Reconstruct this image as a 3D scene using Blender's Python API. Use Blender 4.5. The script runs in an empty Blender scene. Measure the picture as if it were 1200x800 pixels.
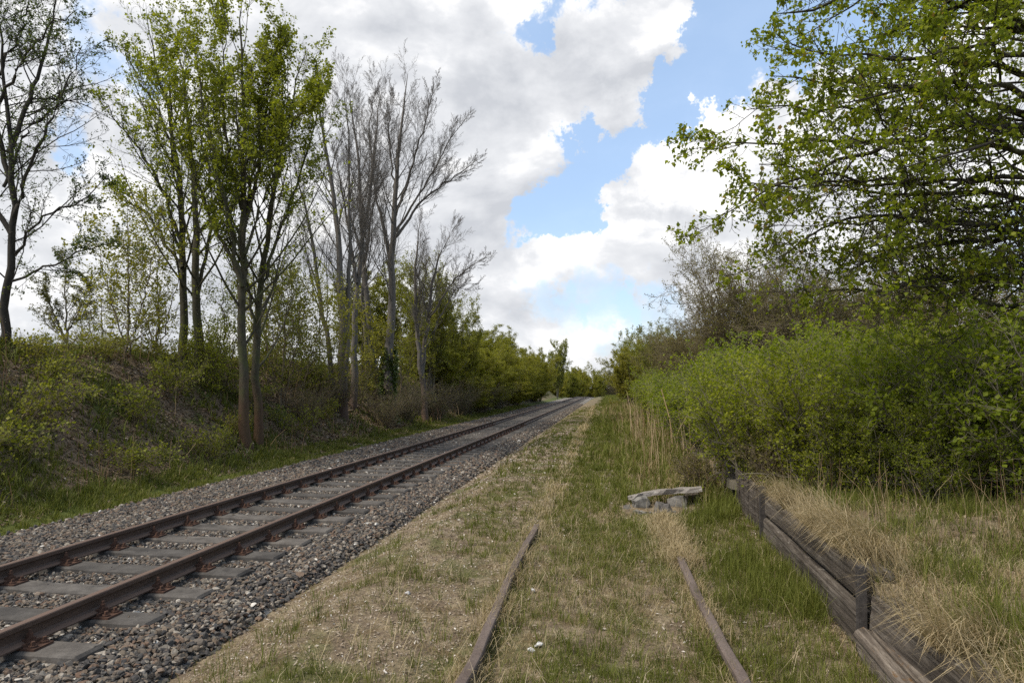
import bpy, math, random
import numpy as np
from mathutils import Vector

rng = np.random.default_rng(7)
random.seed(7)
C = bpy.context.scene
COL = C.collection
R = math.radians

# ------------------------------------------------------------------ camera
YAW, PITCH, CAMZ, FPX = math.atan(115/800), math.atan(53/800), 1.654, 800.0
cam = bpy.data.cameras.new('camera'); cam.sensor_width = 36; cam.lens = 24.0
cam.clip_start = 0.05; cam.clip_end = 4000
cam_o = bpy.data.objects.new('camera', cam); COL.objects.link(cam_o)
cam_o.location = (0, 0, CAMZ); cam_o.rotation_euler = (math.pi/2 + PITCH, 0, YAW)
C.camera = cam_o

# ------------------------------------------------------------------ sky with broken cloud
SUN_EL, SUN_AZ = R(52), R(-128)          # azimuth clockwise from +Y (along the track)
SUN_DIR = np.array([math.sin(SUN_AZ)*math.cos(SUN_EL), math.cos(SUN_AZ)*math.cos(SUN_EL), math.sin(SUN_EL)])

def sky_dir(az, el):                    # degrees right of the track, degrees up
    az, el = R(az-1.8), R(el-.7)
    return (math.sin(az)*math.cos(el), math.cos(az)*math.cos(el), math.sin(el))

world = bpy.data.worlds.new('World'); C.world = world; world.use_nodes = True
wt = world.node_tree; wt.nodes.clear()
def wn(t, **k):
    n = wt.nodes.new(t)
    for a, b in k.items(): setattr(n, a, b)
    return n
def wl(a, b): wt.links.new(a, b)
def wmath(op, a, b=None, clamp=False):
    n = wn('ShaderNodeMath', operation=op, use_clamp=clamp)
    for i, x in enumerate((a, b)):
        if x is None: continue
        if isinstance(x, (int, float)): n.inputs[i].default_value = x
        else: wl(x, n.inputs[i])
    return n.outputs[0]
def wramp(val, a, b, c=0.0, d=1.0, mode='SMOOTHSTEP'):
    n = wn('ShaderNodeMapRange', interpolation_type=mode)
    wl(val, n.inputs[0])
    for i, x in enumerate((a, b, c, d)): n.inputs[i+1].default_value = x
    return n.outputs[0]
w_out = wn('ShaderNodeOutputWorld')
w_tc = wn('ShaderNodeTexCoord').outputs['Generated']
w_sky = wn('ShaderNodeTexSky', sky_type='NISHITA', sun_disc=False, sun_elevation=SUN_EL, sun_rotation=SUN_AZ)
w_sky.air_density = 1.0; w_sky.dust_density = 1.2; w_sky.ozone_density = 1.6
w_bsky = wn('ShaderNodeBackground'); w_bsky.inputs[1].default_value = 0.15
w_veil = wn('ShaderNodeMix', data_type='RGBA'); w_veil.inputs[0].default_value = .5      # thin high haze whitening the blue
wl(w_sky.outputs[0], w_veil.inputs[6]); w_veil.inputs[7].default_value = (2.2, 3.1, 4.4, 1)
wl(w_veil.outputs[2], w_bsky.inputs[0])
def w_noise(scale, detail, rough, dist=0.0, offset=(0, 0, 0), squash=1.7):
    m = wn('ShaderNodeMapping'); wl(w_tc, m.inputs['Vector'])
    m.inputs['Location'].default_value = offset; m.inputs['Scale'].default_value = (1, 1, squash)
    n = wn('ShaderNodeTexNoise'); wl(m.outputs[0], n.inputs['Vector'])
    n.inputs['Scale'].default_value = scale; n.inputs['Detail'].default_value = detail
    n.inputs['Roughness'].default_value = rough; n.inputs['Distortion'].default_value = dist
    return n.outputs[0]
n_big = w_noise(2.3, 9, .56, .25)
n_edge = w_noise(7.0, 8, .60, .35, (3.1, 1.7, 0))
n_relief = w_noise(5.2, 7, .55, .2, (.4, .2, .1))
n_relief2 = w_noise(5.2, 7, .55, .2, (.4-.035*SUN_DIR[0]/abs(SUN_DIR[0]), .2, .1-.06))
warp = wn('ShaderNodeTexNoise'); wl(w_tc, warp.inputs['Vector'])
warp.inputs['Scale'].default_value = 9; warp.inputs['Detail'].default_value = 6; warp.inputs['Roughness'].default_value = .66
wsub = wn('ShaderNodeVectorMath', operation='SUBTRACT'); wl(warp.outputs['Color'], wsub.inputs[0]); wsub.inputs[1].default_value = (.5, .5, .5)
wsc = wn('ShaderNodeVectorMath', operation='SCALE'); wl(wsub.outputs[0], wsc.inputs[0]); wsc.inputs['Scale'].default_value = .26
wad = wn('ShaderNodeVectorMath', operation='ADD'); wl(w_tc, wad.inputs[0]); wl(wsc.outputs[0], wad.inputs[1])
wnorm = wn('ShaderNodeVectorMath', operation='NORMALIZE'); wl(wad.outputs[0], wnorm.inputs[0])
def blobs(lst, soft):                   # (azimuth, elevation, radius, weight) patches on the sky sphere
    tot = None
    for az, el, rad, wgt in lst:
        dp = wn('ShaderNodeVectorMath', operation='DOT_PRODUCT'); wl(wnorm.outputs[0], dp.inputs[0])
        dp.inputs[1].default_value = sky_dir(az, el)
        v = wramp(dp.outputs['Value'], math.cos(R(rad*(1+soft))), math.cos(R(max(.05, rad*(1-soft)))), 0, wgt)
        tot = v if tot is None else wmath('ADD', tot, v)
    return tot
HOLES = [(11.5, 27.5, 4.6, 1), (8.5, 22.5, 4.2, 1), (14.5, 29, 4.6, 1), (4.8, 20.4, 3.0, 1), (-1.4, 17.2, 2.6, 1.0),
         (-4.0, 15.6, 1.9, .8), (1.2, 18.6, 2.6, .9), (-3.6, 28.8, 1.6, .7), (-.5, 30.5, 2.2, .6), (-38, 24, 2.6, .5), (-39.5, 17.5, 1.5, .5),
         (12, 34, 8, 1), (24, 33, 7, .8), (30, 10, 3, .4), (1.5, 7.6, 2.3, .42), (-3.0, 7.6, 1.8, .36), (5.5, 7.2, 2.0, .36), (80, 40, 22, 1), (140, 35, 25, 1), (-100, 40, 20, 1), (-150, 30, 20, .8)]
MASSES = [(3.6, 27.4, 4.2, 1.6), (6.0, 27.8, 2.6, 1.4), (12.6, 24.2, 1.9, .9), (14.8, 25.4, 1.9, .9), (5.5, 16.8, 4.0, 1.4), (9.2, 17.6, 4.0, 1.4), (12.5, 18.6, 4.3, 1.4), (-2.4, 13.6, 2.3, .8)]
BRIGHT = [(4.6, 28.2, 3.2, .22), (6.5, 28, 2.2, .12), (5.0, 18.0, 3.4, .24), (8.5, 18.0, 3.5, .24), (12.0, 19.5, 3.6, .2), (-2.4, 14.6, 1.9, .16), (-.2, 13.9, 1.6, .14), (-32, 17, 6, .10), (-22, 26, 4, .06), (-8, 30, 4, .1),
          (-4, 3.5, 3, .14), (3, 3.6, 3, .1), (26, 14, 8, .2)]
GREY = [(-3, 22.5, 5.0, .17), (-8, 20.5, 5.5, .17), (-14, 21, 6, .1), (-20, 22, 7, .08), (3.5, 12.0, 4.5, .13), (8.5, 11.8, 4.5, .15), (-3.5, 10.2, 4, .10), (10, 15.2, 2.2, .10), (1, 23.5, 3, .12), (-38, 8, 8, .07), (0, 6, 5, .05)]
dens = wmath('ADD', wmath('MULTIPLY', wmath('SUBTRACT', n_big, .5), 1.1), .62)
dens = wmath('ADD', dens, wmath('MULTIPLY', wmath('SUBTRACT', n_edge, .5), 1.15))
dens = wmath('SUBTRACT', dens, wmath('MULTIPLY', blobs(HOLES, .7), 1.45))
dens = wmath('ADD', dens, blobs(MASSES, .6))
alpha = wramp(dens, -.38, .46)
alpha = wmath('ADD', wmath('MULTIPLY', alpha, .94), .06)
relief = wmath('MULTIPLY', wmath('SUBTRACT', n_relief2, n_relief), 2.6)
lum = wmath('ADD', .60, relief)
lum = wmath('ADD', lum, blobs(BRIGHT, .55))
lum = wmath('SUBTRACT', lum, wmath('MULTIPLY', blobs(GREY, .95), .58))
lum = wmath('ADD', lum, wmath('MULTIPLY', wmath('SUBTRACT', n_big, .5), -.22))
lum = wmath('ADD', lum, wramp(dens, .45, .0, 0, .06))
lum = wmath('MINIMUM', wmath('MAXIMUM', lum, .12), 1.02)
cr = wn('ShaderNodeValToRGB'); wl(lum, cr.inputs[0])
cr.color_ramp.elements[0].position = .12; cr.color_ramp.elements[0].color = (.40, .415, .445, 1)
cr.color_ramp.elements[1].position = 1.0; cr.color_ramp.elements[1].color = (.77, .765, .755, 1)
e = cr.color_ramp.elements.new(.62); e.color = (.545, .555, .575, 1)
e = cr.color_ramp.elements.new(.78); e.color = (.645, .647, .655, 1)
w_bcl = wn('ShaderNodeBackground'); wl(cr.outputs[0], w_bcl.inputs[0]); w_bcl.inputs[1].default_value = 1.0
w_mix = wn('ShaderNodeMixShader'); wl(alpha, w_mix.inputs[0]); wl(w_bsky.outputs[0], w_mix.inputs[1]); wl(w_bcl.outputs[0], w_mix.inputs[2])
wl(w_mix.outputs[0], w_out.inputs[0])
world.cycles.sampling_method = 'MANUAL'; world.cycles.sample_map_resolution = 512

sun = bpy.data.lights.new('sun', 'SUN'); sun.energy = 2.6; sun.angle = R(16); sun.color = (1.0, .93, .82)
sun_o = bpy.data.objects.new('sun', sun); COL.objects.link(sun_o)
sun_o.rotation_euler = Vector(SUN_DIR).to_track_quat('Z', 'Y').to_euler()

vs = C.view_settings; vs.view_transform = 'Standard'; vs.look = 'None'; vs.exposure = 0.66; vs.gamma = 1.0
C.cycles.max_bounces = 9; C.cycles.diffuse_bounces = 7; C.cycles.transmission_bounces = 7; C.cycles.glossy_bounces = 2
C.cycles.use_denoising = False

# ------------------------------------------------------------------ helpers
CA, SA = math.cos(YAW), math.sin(YAW); CP, SP = math.cos(PITCH), math.sin(PITCH)
FW = np.array([-SA*CP, CA*CP, SP]); UP = np.array([SA*SP, -CA*SP, CP]); RT = np.array([CA, SA, 0])
CAMP = np.array([0, 0, CAMZ])
def at(u, v, d):
    """a point of the place seen along (u, v) of the 1200x800 survey photo, d metres deep"""
    return CAMP + d*(FW + RT*(u-600)/FPX - UP*(v-400)/FPX)

def hash2(i, j, s):
    h = (i*374761393 + j*668265263 + s*974634777) & 0xFFFFFFFF
    h = ((h ^ (h >> 13))*1274126177) & 0xFFFFFFFF
    return ((h ^ (h >> 16)) & 0xFFFF)/65535.0
def vnoise(x, y, s=0):
    x = np.asarray(x, float); y = np.asarray(y, float)
    i = np.floor(x).astype(np.int64); j = np.floor(y).astype(np.int64)
    fx = x-i; fy = y-j; fx = fx*fx*(3-2*fx); fy = fy*fy*(3-2*fy)
    a = hash2(i, j, s); b = hash2(i+1, j, s); c = hash2(i, j+1, s); d = hash2(i+1, j+1, s)
    return (a*(1-fx)+b*fx)*(1-fy) + (c*(1-fx)+d*fx)*fy
def fbm(x, y, s=0, o=4):
    t = 0; a = .5; n = 0
    for k in range(o):
        t = t + a*vnoise(x*2**k, y*2**k, s+k); n += a; a *= .5
    return t/n
def sstep(a, b, x):
    t = np.clip((np.asarray(x, float)-a)/(b-a), 0, 1); return t*t*(3-2*t)

def build(name, V, quads=None, tris=None, mats=(), parent=None, tint=None, midx=None, smooth=False):
    V = np.asarray(V, np.float32).reshape(-1, 3)
    me = bpy.data.meshes.new(name)
    nq = 0 if quads is None else len(quads); nt = 0 if tris is None else len(tris)
    parts = []
    if nq: parts.append(np.asarray(quads, np.int32).ravel())
    if nt: parts.append(np.asarray(tris, np.int32).ravel())
    idx = np.concatenate(parts)
    me.vertices.add(len(V)); me.vertices.foreach_set('co', V.ravel())
    me.loops.add(len(idx)); me.loops.foreach_set('vertex_index', idx)
    st = np.concatenate([np.arange(nq)*4, nq*4 + np.arange(nt)*3]).astype(np.int32)
    me.polygons.add(nq+nt); me.polygons.foreach_set('loop_start', st)
    if midx is not None: me.polygons.foreach_set('material_index', np.asarray(midx, np.int32))
    if not isinstance(mats, (list, tuple)): mats = [mats]
    for m in mats: me.materials.append(m)
    if tint is not None:
        a = me.attributes.new('tint', 'FLOAT', 'POINT'); a.data.foreach_set('value', np.asarray(tint, np.float32))
    me.polygons.foreach_set('use_smooth', np.full(nq+nt, bool(smooth)))
    me.update(calc_edges=True); me.validate()
    o = bpy.data.objects.new(name, me); COL.objects.link(o)
    if parent is not None: o.parent = parent
    return o

def tag(o, label=None, cat=None, group=None, kind=None):
    if label: o['label'] = label
    if cat: o['category'] = cat
    if group: o['group'] = group
    if kind: o['kind'] = kind
    return o
def thing(name, label, cat, loc=(0, 0, 0), rz=0, group=None):
    o = bpy.data.objects.new(name, None); COL.objects.link(o); o.empty_display_size = .2
    o.location = loc; o.rotation_euler = (0, 0, rz)
    return tag(o, label, cat, group)
def copy_tree(o, parent=None):
    c = o.copy(); COL.objects.link(c)
    if parent is not None: c.parent = parent
    for ch in o.children: copy_tree(ch, c)
    return c

class Acc:                              # collects pieces that end up as ONE mesh
    def __init__(s): s.V = []; s.Q = []; s.T = []; s.n = 0; s.t = []; s.mq = []; s.mt = []
    def add(s, V, quads=None, tris=None, tint=None, mi=0):
        V = np.asarray(V, float).reshape(-1, 3)
        if quads is not None and len(quads): s.Q.append(np.asarray(quads)+s.n); s.mq.append(np.full(len(quads), mi))
        if tris is not None and len(tris): s.T.append(np.asarray(tris)+s.n); s.mt.append(np.full(len(tris), mi))
        s.V.append(V); s.n += len(V)
        s.t.append(np.full(len(V), .5) if tint is None else np.broadcast_to(tint, (len(V),)))
    def build(s, name, mats, parent=None, smooth=False):
        q = np.concatenate(s.Q) if s.Q else None; t = np.concatenate(s.T) if s.T else None
        return build(name, np.concatenate(s.V), q, t, mats, parent, np.concatenate(s.t), np.concatenate(s.mq+s.mt), smooth)
    def box(s, c, d, rz=0, tint=.5, mi=0):
        x, y, z = np.array(d)/2
        V = np.array([[a*x, b*y, e*z] for a in (-1, 1) for b in (-1, 1) for e in (-1, 1)])
        cz, sz = math.cos(rz), math.sin(rz)
        V = np.c_[V[:, 0]*cz-V[:, 1]*sz, V[:, 0]*sz+V[:, 1]*cz, V[:, 2]] + np.array(c)
        s.add(V, [[0, 1, 3, 2], [4, 6, 7, 5], [0, 4, 5, 1], [2, 3, 7, 6], [0, 2, 6, 4], [1, 5, 7, 3]], tint=tint, mi=mi)
    def prism(s, c, r, h, n=6, r2=None, a0=0):
        r2 = r if r2 is None else r2
        a = np.arange(n)*2*math.pi/n + a0
        V = np.r_[np.c_[np.cos(a)*r, np.sin(a)*r, 0*a], np.c_[np.cos(a)*r2, np.sin(a)*r2, 0*a+h], [[0, 0, h]]] + np.array(c)
        i = np.arange(n); j = (i+1) % n
        s.add(V, np.c_[i, j, j+n, i+n], np.c_[i+n, j+n, np.full(n, 2*n)])

def unit(a): return a/np.maximum(np.linalg.norm(a, axis=-1, keepdims=True), 1e-9)
def tubes(acc, P, Rd, s, tint=.5, mi=0):
    """P[N,k,3] polylines, Rd[N,k] radii -> closed-round tubes"""
    N, k, _ = P.shape
    T = unit(np.gradient(P, axis=1))
    ref = np.where(np.abs(T[..., 2:3]) > .9, np.array([1., 0, 0]), np.array([0, 0, 1.]))
    A = unit(np.cross(T, ref)); B = np.cross(T, A)
    ang = np.arange(s)*2*math.pi/s
    V = P[:, :, None, :] + Rd[:, :, None, None]*(A[:, :, None, :]*np.cos(ang)[:, None] + B[:, :, None, :]*np.sin(ang)[:, None])
    idx = np.arange(N*k*s).reshape(N, k, s)
    q = np.stack([idx[:, :-1, :], np.roll(idx, -1, 2)[:, :-1, :], np.roll(idx, -1, 2)[:, 1:, :], idx[:, 1:, :]], -1).reshape(-1, 4)
    acc.add(V.reshape(-1, 3), q, tint=tint, mi=mi)

# ------------------------------------------------------------------ materials
def new_mat(name):
    m = bpy.data.materials.new(name); m.use_nodes = True; nt = m.node_tree; nt.nodes.clear()
    out = nt.nodes.new('ShaderNodeOutputMaterial'); b = nt.nodes.new('ShaderNodeBsdfPrincipled')
    nt.links.new(b.outputs[0], out.inputs[0]); b.inputs['Roughness'].default_value = .85
    b.inputs['Specular IOR Level'].default_value = .25
    return m, nt, b, out
def node(nt, t, **k):
    n = nt.nodes.new(t)
    for a, b in k.items(): setattr(n, a, b)
    return n
def pos(nt, scale=(1, 1, 1), obj=False):
    src = node(nt, 'ShaderNodeTexCoord').outputs['Object'] if obj else node(nt, 'ShaderNodeNewGeometry').outputs['Position']
    m = node(nt, 'ShaderNodeMapping'); nt.links.new(src, m.inputs['Vector']); m.inputs['Scale'].default_value = scale
    return m.outputs[0]
def noise(nt, vec, scale, detail=5, rough=.55, dist=0, col=False):
    n = node(nt, 'ShaderNodeTexNoise'); nt.links.new(vec, n.inputs['Vector'])
    n.inputs['Scale'].default_value = scale; n.inputs['Detail'].default_value = detail
    n.inputs['Roughness'].default_value = rough; n.inputs['Distortion'].default_value = dist
    return n.outputs[1 if col else 0]
def ramp(nt, val, stops, interp='LINEAR'):
    n = node(nt, 'ShaderNodeValToRGB'); n.color_ramp.interpolation = interp
    if val is not None: nt.links.new(val, n.inputs[0])
    el = n.color_ramp.elements
    for i, (p, c) in enumerate(stops):
        q = el[i] if i < 2 else el.new(p)
        q.position = p; q.color = (*c, 1)
    return n.outputs[0]
def mrange(nt, val, a, b, c=0., d=1.):
    n = node(nt, 'ShaderNodeMapRange', interpolation_type='SMOOTHSTEP'); nt.links.new(val, n.inputs[0])
    for i, x in enumerate((a, b, c, d)): n.inputs[i+1].default_value = x
    return n.outputs[0]
def mixc(nt, f, a, b, mode='MIX'):
    n = node(nt, 'ShaderNodeMix', data_type='RGBA', blend_type=mode)
    for sock, x in ((n.inputs[0], f), (n.inputs[6], a), (n.inputs[7], b)):
        if isinstance(x, (int, float)): sock.default_value = x
        elif isinstance(x, tuple): sock.default_value = (*x, 1)
        else: nt.links.new(x, sock)
    return n.outputs[2]
def mmath(nt, op, a, b=None):
    n = node(nt, 'ShaderNodeMath', operation=op)
    for i, x in enumerate((a, b)):
        if x is None: continue
        if isinstance(x, (int, float)): n.inputs[i].default_value = x
        else: nt.links.new(x, n.inputs[i])
    return n.outputs[0]
def bump(nt, b, h, strength, dist):
    n = node(nt, 'ShaderNodeBump'); n.inputs['Strength'].default_value = strength; n.inputs['Distance'].default_value = dist
    nt.links.new(h, n.inputs['Height']); nt.links.new(n.outputs[0], b.inputs['Normal'])
def tintv(nt): return node(nt, 'ShaderNodeAttribute', attribute_name='tint').outputs['Fac']

def leaf_mat(name, stops, trans=.4, rough=.6, tcol=1.5):
    m, nt, b, out = new_mat(name)
    c = ramp(nt, tintv(nt), stops)
    oi = node(nt, 'ShaderNodeObjectInfo').outputs['Random']
    c = mixc(nt, 1.0, c, ramp(nt, oi, [(0, (.82, .86, .85)), (.5, (1.02, 1, 1)), (1, (1.2, 1.1, 1.1))]), 'MULTIPLY')
    nt.links.new(c, b.inputs['Base Color']); b.inputs['Roughness'].default_value = rough
    t = node(nt, 'ShaderNodeBsdfTranslucent'); nt.links.new(mixc(nt, 1.0, c, (tcol, tcol*1.05, tcol*.55), 'MULTIPLY'), t.inputs[0])
    mx = node(nt, 'ShaderNodeMixShader'); mx.inputs[0].default_value = trans
    nt.links.new(b.outputs[0], mx.inputs[1]); nt.links.new(t.outputs[0], mx.inputs[2]); nt.links.new(mx.outputs[0], out.inputs[0])
    return m
def bark_mat(name, dark, light, moss=None, red=None, zr=(1, 3)):
    m, nt, b, out = new_mat(name)
    p = pos(nt, (1, 1, .22)); n1 = noise(nt, p, 22, 6, .65); n2 = noise(nt, pos(nt), 2.2, 4)
    c = ramp(nt, n1, [(.3, dark), (.72, light)])
    if moss: c = mixc(nt, mrange(nt, n2, .48, .62, 0, .8), c, moss)
    if red:                                                      # algae and rust-red crust on the lower boles
        z = node(nt, 'ShaderNodeSeparateXYZ'); nt.links.new(pos(nt), z.inputs[0])
        f = mrange(nt, mmath(nt, 'ADD', z.outputs[2], mmath(nt, 'MULTIPLY', n2, 1.6)), zr[1]+.8, zr[0]+.8, 0, .75)
        c = mixc(nt, f, c, red)
    nt.links.new(c, b.inputs['Base Color']); bump(nt, b, n1, .5, .02); b.inputs['Roughness'].default_value = .9
    return m
M = {}
M['maple_leaf'] = leaf_mat('young maple leaves', [(0, (.13, .155, .012)), (.5, (.20, .22, .018)), (1, (.29, .29, .035))], .45)
M['dark_leaf'] = leaf_mat('small dark leaves', [(0, (.035, .06, .012)), (.6, (.07, .10, .018)), (1, (.13, .15, .03))], .35)
M['near_leaf'] = leaf_mat('chartreuse maple leaves', [(0, (.12, .15, .008)), (.45, (.21, .235, .014)), (.88, (.33, .33, .035)), (1, (.28, .17, .05))], .55)
M['shrub_leaf'] = leaf_mat('small shrub leaves', [(0, (.11, .14, .008)), (.5, (.18, .215, .014)), (1, (.27, .29, .03))], .5)
M['sapling_leaf'] = leaf_mat('yellow green leaves', [(0, (.11, .125, .012)), (.5, (.18, .185, .02)), (1, (.27, .26, .04))], .4)
M['olive_leaf'] = leaf_mat('olive buds', [(0, (.10, .085, .025)), (.6, (.16, .145, .035)), (1, (.23, .21, .055))], .35)
M['yellow_leaf'] = leaf_mat('pale yellow leaves', [(0, (.13, .14, .02)), (.6, (.22, .22, .04)), (1, (.33, .32, .12))], .4)
M['hedge_leaf'] = leaf_mat('hedge leaves', [(0, (.11, .115, .01)), (.5, (.185, .185, .018)), (1, (.27, .26, .04))], .45)
M['ivy_leaf'] = leaf_mat('ivy leaves', [(0, (.035, .055, .012)), (.6, (.075, .10, .018)), (1, (.14, .17, .04))], .15, .4)
M['grass'] = leaf_mat('green grass blades', [(0, (.075, .085, .014)), (.5, (.13, .145, .022)), (.85, (.20, .195, .045)), (1, (.36, .29, .15))], .3, .7, 1.2)
M['straw'] = leaf_mat('dead straw blades', [(0, (.24, .17, .085)), (.5, (.36, .275, .15)), (1, (.50, .41, .26))], .25, .8, 1.1)
M['weed'] = leaf_mat('dead weed stems', [(0, (.15, .085, .045)), (.5, (.27, .19, .10)), (1, (.45, .36, .21))], .1, .8, 1.1)
M['litter'] = leaf_mat('fallen leaves', [(0, (.085, .056, .034)), (.5, (.18, .128, .08)), (.85, (.29, .225, .155)), (1, (.38, .33, .26))], .1, .85, 1.0)
M['chips'] = leaf_mat('pale chips', [(0, (.13, .09, .055)), (.5, (.28, .225, .16)), (.92, (.40, .35, .28)), (1, (.55, .51, .45))], .0, .9, 1.0)
M['bark_maple'] = bark_mat('maple bark', (.035, .030, .018), (.10, .088, .055), (.075, .078, .03), (.10, .052, .03), (.7, 2.2))
M['bark_grey'] = bark_mat('smooth grey bark', (.075, .064, .052), (.19, .168, .142), None, (.105, .06, .038), (.8, 2.6))
M['bark_dark'] = bark_mat('dark bark', (.022, .019, .014), (.065, .055, .042))
M['bark_near'] = bark_mat('mossy limb bark', (.02, .017, .011), (.06, .05, .034), (.05, .048, .016))
M['bark_brown'] = bark_mat('brown twig bark', (.095, .073, .045), (.20, .16, .105))
M['bark_light'] = bark_mat('pale twig bark', (.10, .085, .06), (.22, .19, .14))

def ground_material():
    m, nt, b, out = new_mat('trackside ground')
    P = pos(nt); xyz = node(nt, 'ShaderNodeSeparateXYZ'); nt.links.new(P, xyz.inputs[0]); X = xyz.outputs[0]
    n1 = noise(nt, P, .9, 6, .6, .4); n2 = noise(nt, P, 5.5, 6, .65); n3 = noise(nt, P, 38, 5, .7); n4 = noise(nt, P, .35, 4)
    straw = ramp(nt, n3, [(.28, (.13, .095, .055)), (.5, (.235, .18, .11)), (.72, (.36, .295, .20))])
    soil = ramp(nt, n3, [(.3, (.085, .06, .038)), (.6, (.17, .125, .08)), (.8, (.30, .25, .185))])
    moss = ramp(nt, n3, [(.3, (.055, .065, .016)), (.7, (.12, .125, .035))])
    c = mixc(nt, mrange(nt, n2, .42, .60), soil, straw)
    c = mixc(nt, mrange(nt, n1, .50, .62, 0, .75), c, moss)
    n6 = noise(nt, P, 2.6, 6, .7, .5); c = mixc(nt, mrange(nt, n6, .53, .63, 0, .7), c, ramp(nt, n3, [(.3, (.07, .048, .022)), (.7, (.17, .115, .05))]))
    # leaf mould on the embankment
    mould = ramp(nt, n3, [(.3, (.075, .052, .032)), (.55, (.165, .118, .075)), (.8, (.28, .215, .15))])
    turf = ramp(nt, n3, [(.3, (.05, .06, .012)), (.7, (.11, .13, .026))])
    bank = mixc(nt, mrange(nt, n1, .52, .64), mould, turf)
    c = mixc(nt, mrange(nt, X, -8.4, -9.3), c, bank)
    c = mixc(nt, mmath(nt, 'MULTIPLY', mrange(nt, X, -7.45, -7.95), mrange(nt, X, -9.2, -8.7)), c, turf)
    field = ramp(nt, n4, [(.35, (.045, .062, .012)), (.7, (.075, .09, .02))])
    c = mixc(nt, mrange(nt, X, -13.0, -14.5), c, field)
    c = mixc(nt, mrange(nt, xyz.outputs[1], 70, 150, 0, .85), c, field)
    nt.links.new(c, b.inputs['Base Color']); b.inputs['Roughness'].default_value = .95
    bump(nt, b, mmath(nt, 'ADD', n3, mmath(nt, 'MULTIPLY', n2, 1.5)), .8, .03)
    return m
M['ground'] = ground_material()
def stone_material():
    m, nt, b, out = new_mat('ballast stone')
    c = ramp(nt, tintv(nt), [(0, (.045, .042, .042)), (.25, (.08, .077, .074)), (.45, (.115, .10, .085)), (.6, (.16, .13, .098)), (.74, (.14, .092, .066)), (.84, (.20, .18, .15)), (.95, (.35, .32, .28)), (1, (.6, .58, .54))])
    n = noise(nt, pos(nt), 60, 5, .65)
    c = mixc(nt, 1.0, c, ramp(nt, n, [(.25, (.62, .60, .56)), (.75, (1.32, 1.26, 1.18))]), 'MULTIPLY')
    nt.links.new(c, b.inputs['Base Color']); bump(nt, b, n, .5, .01); return m
M['stone'] = stone_material()
def bed_material():
    m, nt, b, out = new_mat('ballast bed')
    P = pos(nt); v = node(nt, 'ShaderNodeTexVoronoi'); nt.links.new(P, v.inputs['Vector']); v.inputs['Scale'].default_value = 17
    n = noise(nt, P, 30, 4); n2 = noise(nt, P, .8, 4)
    s = node(nt, 'ShaderNodeSeparateColor'); nt.links.new(v.outputs['Color'], s.inputs[0])
    c = ramp(nt, s.outputs[0], [(0, (.075, .072, .068)), (.35, (.14, .132, .12)), (.6, (.19, .165, .135)), (.85, (.25, .225, .19)), (1, (.42, .40, .36))])
    c = mixc(nt, mrange(nt, n2, .45, .7, 0, .5), c, (.15, .115, .08))
    nt.links.new(c, b.inputs['Base Color']); bump(nt, b, mmath(nt, 'SUBTRACT', 1.0, v.outputs['Distance']), 1.0, .05); return m
M['bed'] = bed_material()
def rust_material(name, stops, rough=.75, sc=14, metal=.0, top=None):
    m, nt, b, out = new_mat(name)
    n = noise(nt, pos(nt, (1, .25, 1)), sc, 6, .65); n2 = noise(nt, pos(nt), 90, 4)
    c = ramp(nt, n, stops)
    c = mixc(nt, 1.0, c, ramp(nt, n2, [(.3, (.7, .7, .7)), (.7, (1.2, 1.2, 1.2))]), 'MULTIPLY')
    if top:
        g = node(nt, 'ShaderNodeNewGeometry'); z = node(nt, 'ShaderNodeSeparateXYZ'); nt.links.new(g.outputs['Normal'], z.inputs[0])
        c = mixc(nt, mrange(nt, z.outputs[2], .75, .97), c, top)
    nt.links.new(c, b.inputs['Base Color']); b.inputs['Roughness'].default_value = rough; b.inputs['Metallic'].default_value = metal
    bump(nt, b, n2, .25, .004); return m
M['rail'] = rust_material('weathered rail steel', [(.3, (.060, .040, .030)), (.7, (.105, .07, .052))], .65, top=(.125, .083, .062))
M['siding_rail'] = rust_material('old siding rail', [(.3, (.085, .062, .05)), (.7, (.155, .12, .10))], .85, 9)
M['fastening'] = rust_material('rusty fastening', [(.3, (.05, .028, .02)), (.7, (.115, .06, .038))], .85, 30)
M['post_steel'] = rust_material('dark post', [(.3, (.03, .026, .023)), (.7, (.075, .065, .058))], .8, 20)
def concrete_material(name, a, bb):
    m, nt, b, out = new_mat(name)
    n = noise(nt, pos(nt), 6, 6, .6); n2 = noise(nt, pos(nt), 70, 5, .7)
    c = ramp(nt, n, [(.3, a), (.7, bb)])
    c = mixc(nt, 1.0, c, ramp(nt, n2, [(.3, (.72, .72, .72)), (.7, (1.18, 1.17, 1.15))]), 'MULTIPLY')
    oi = node(nt, 'ShaderNodeObjectInfo').outputs['Random']
    c = mixc(nt, 1.0, c, ramp(nt, oi, [(0, (.72, .70, .68)), (.5, (1, 1, 1)), (1, (1.28, 1.24, 1.2))]), 'MULTIPLY')
    c = mixc(nt, mrange(nt, noise(nt, pos(nt), 2.3, 5, .6), .52, .66, 0, .65), c, tuple(x*.55 for x in a))
    nt.links.new(c, b.inputs['Base Color']); bump(nt, b, n2, .4, .006); return m
M['sleeper'] = concrete_material('stained concrete', (.058, .052, .046), (.118, .108, .096))
M['rubble'] = concrete_material('broken concrete', (.10, .095, .083), (.25, .235, .21))
M['white'] = concrete_material('bleached scrap', (.50, .48, .45), (.70, .68, .65))
M['slag'] = concrete_material('dark broken stone', (.07, .065, .06), (.17, .155, .14))
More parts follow.
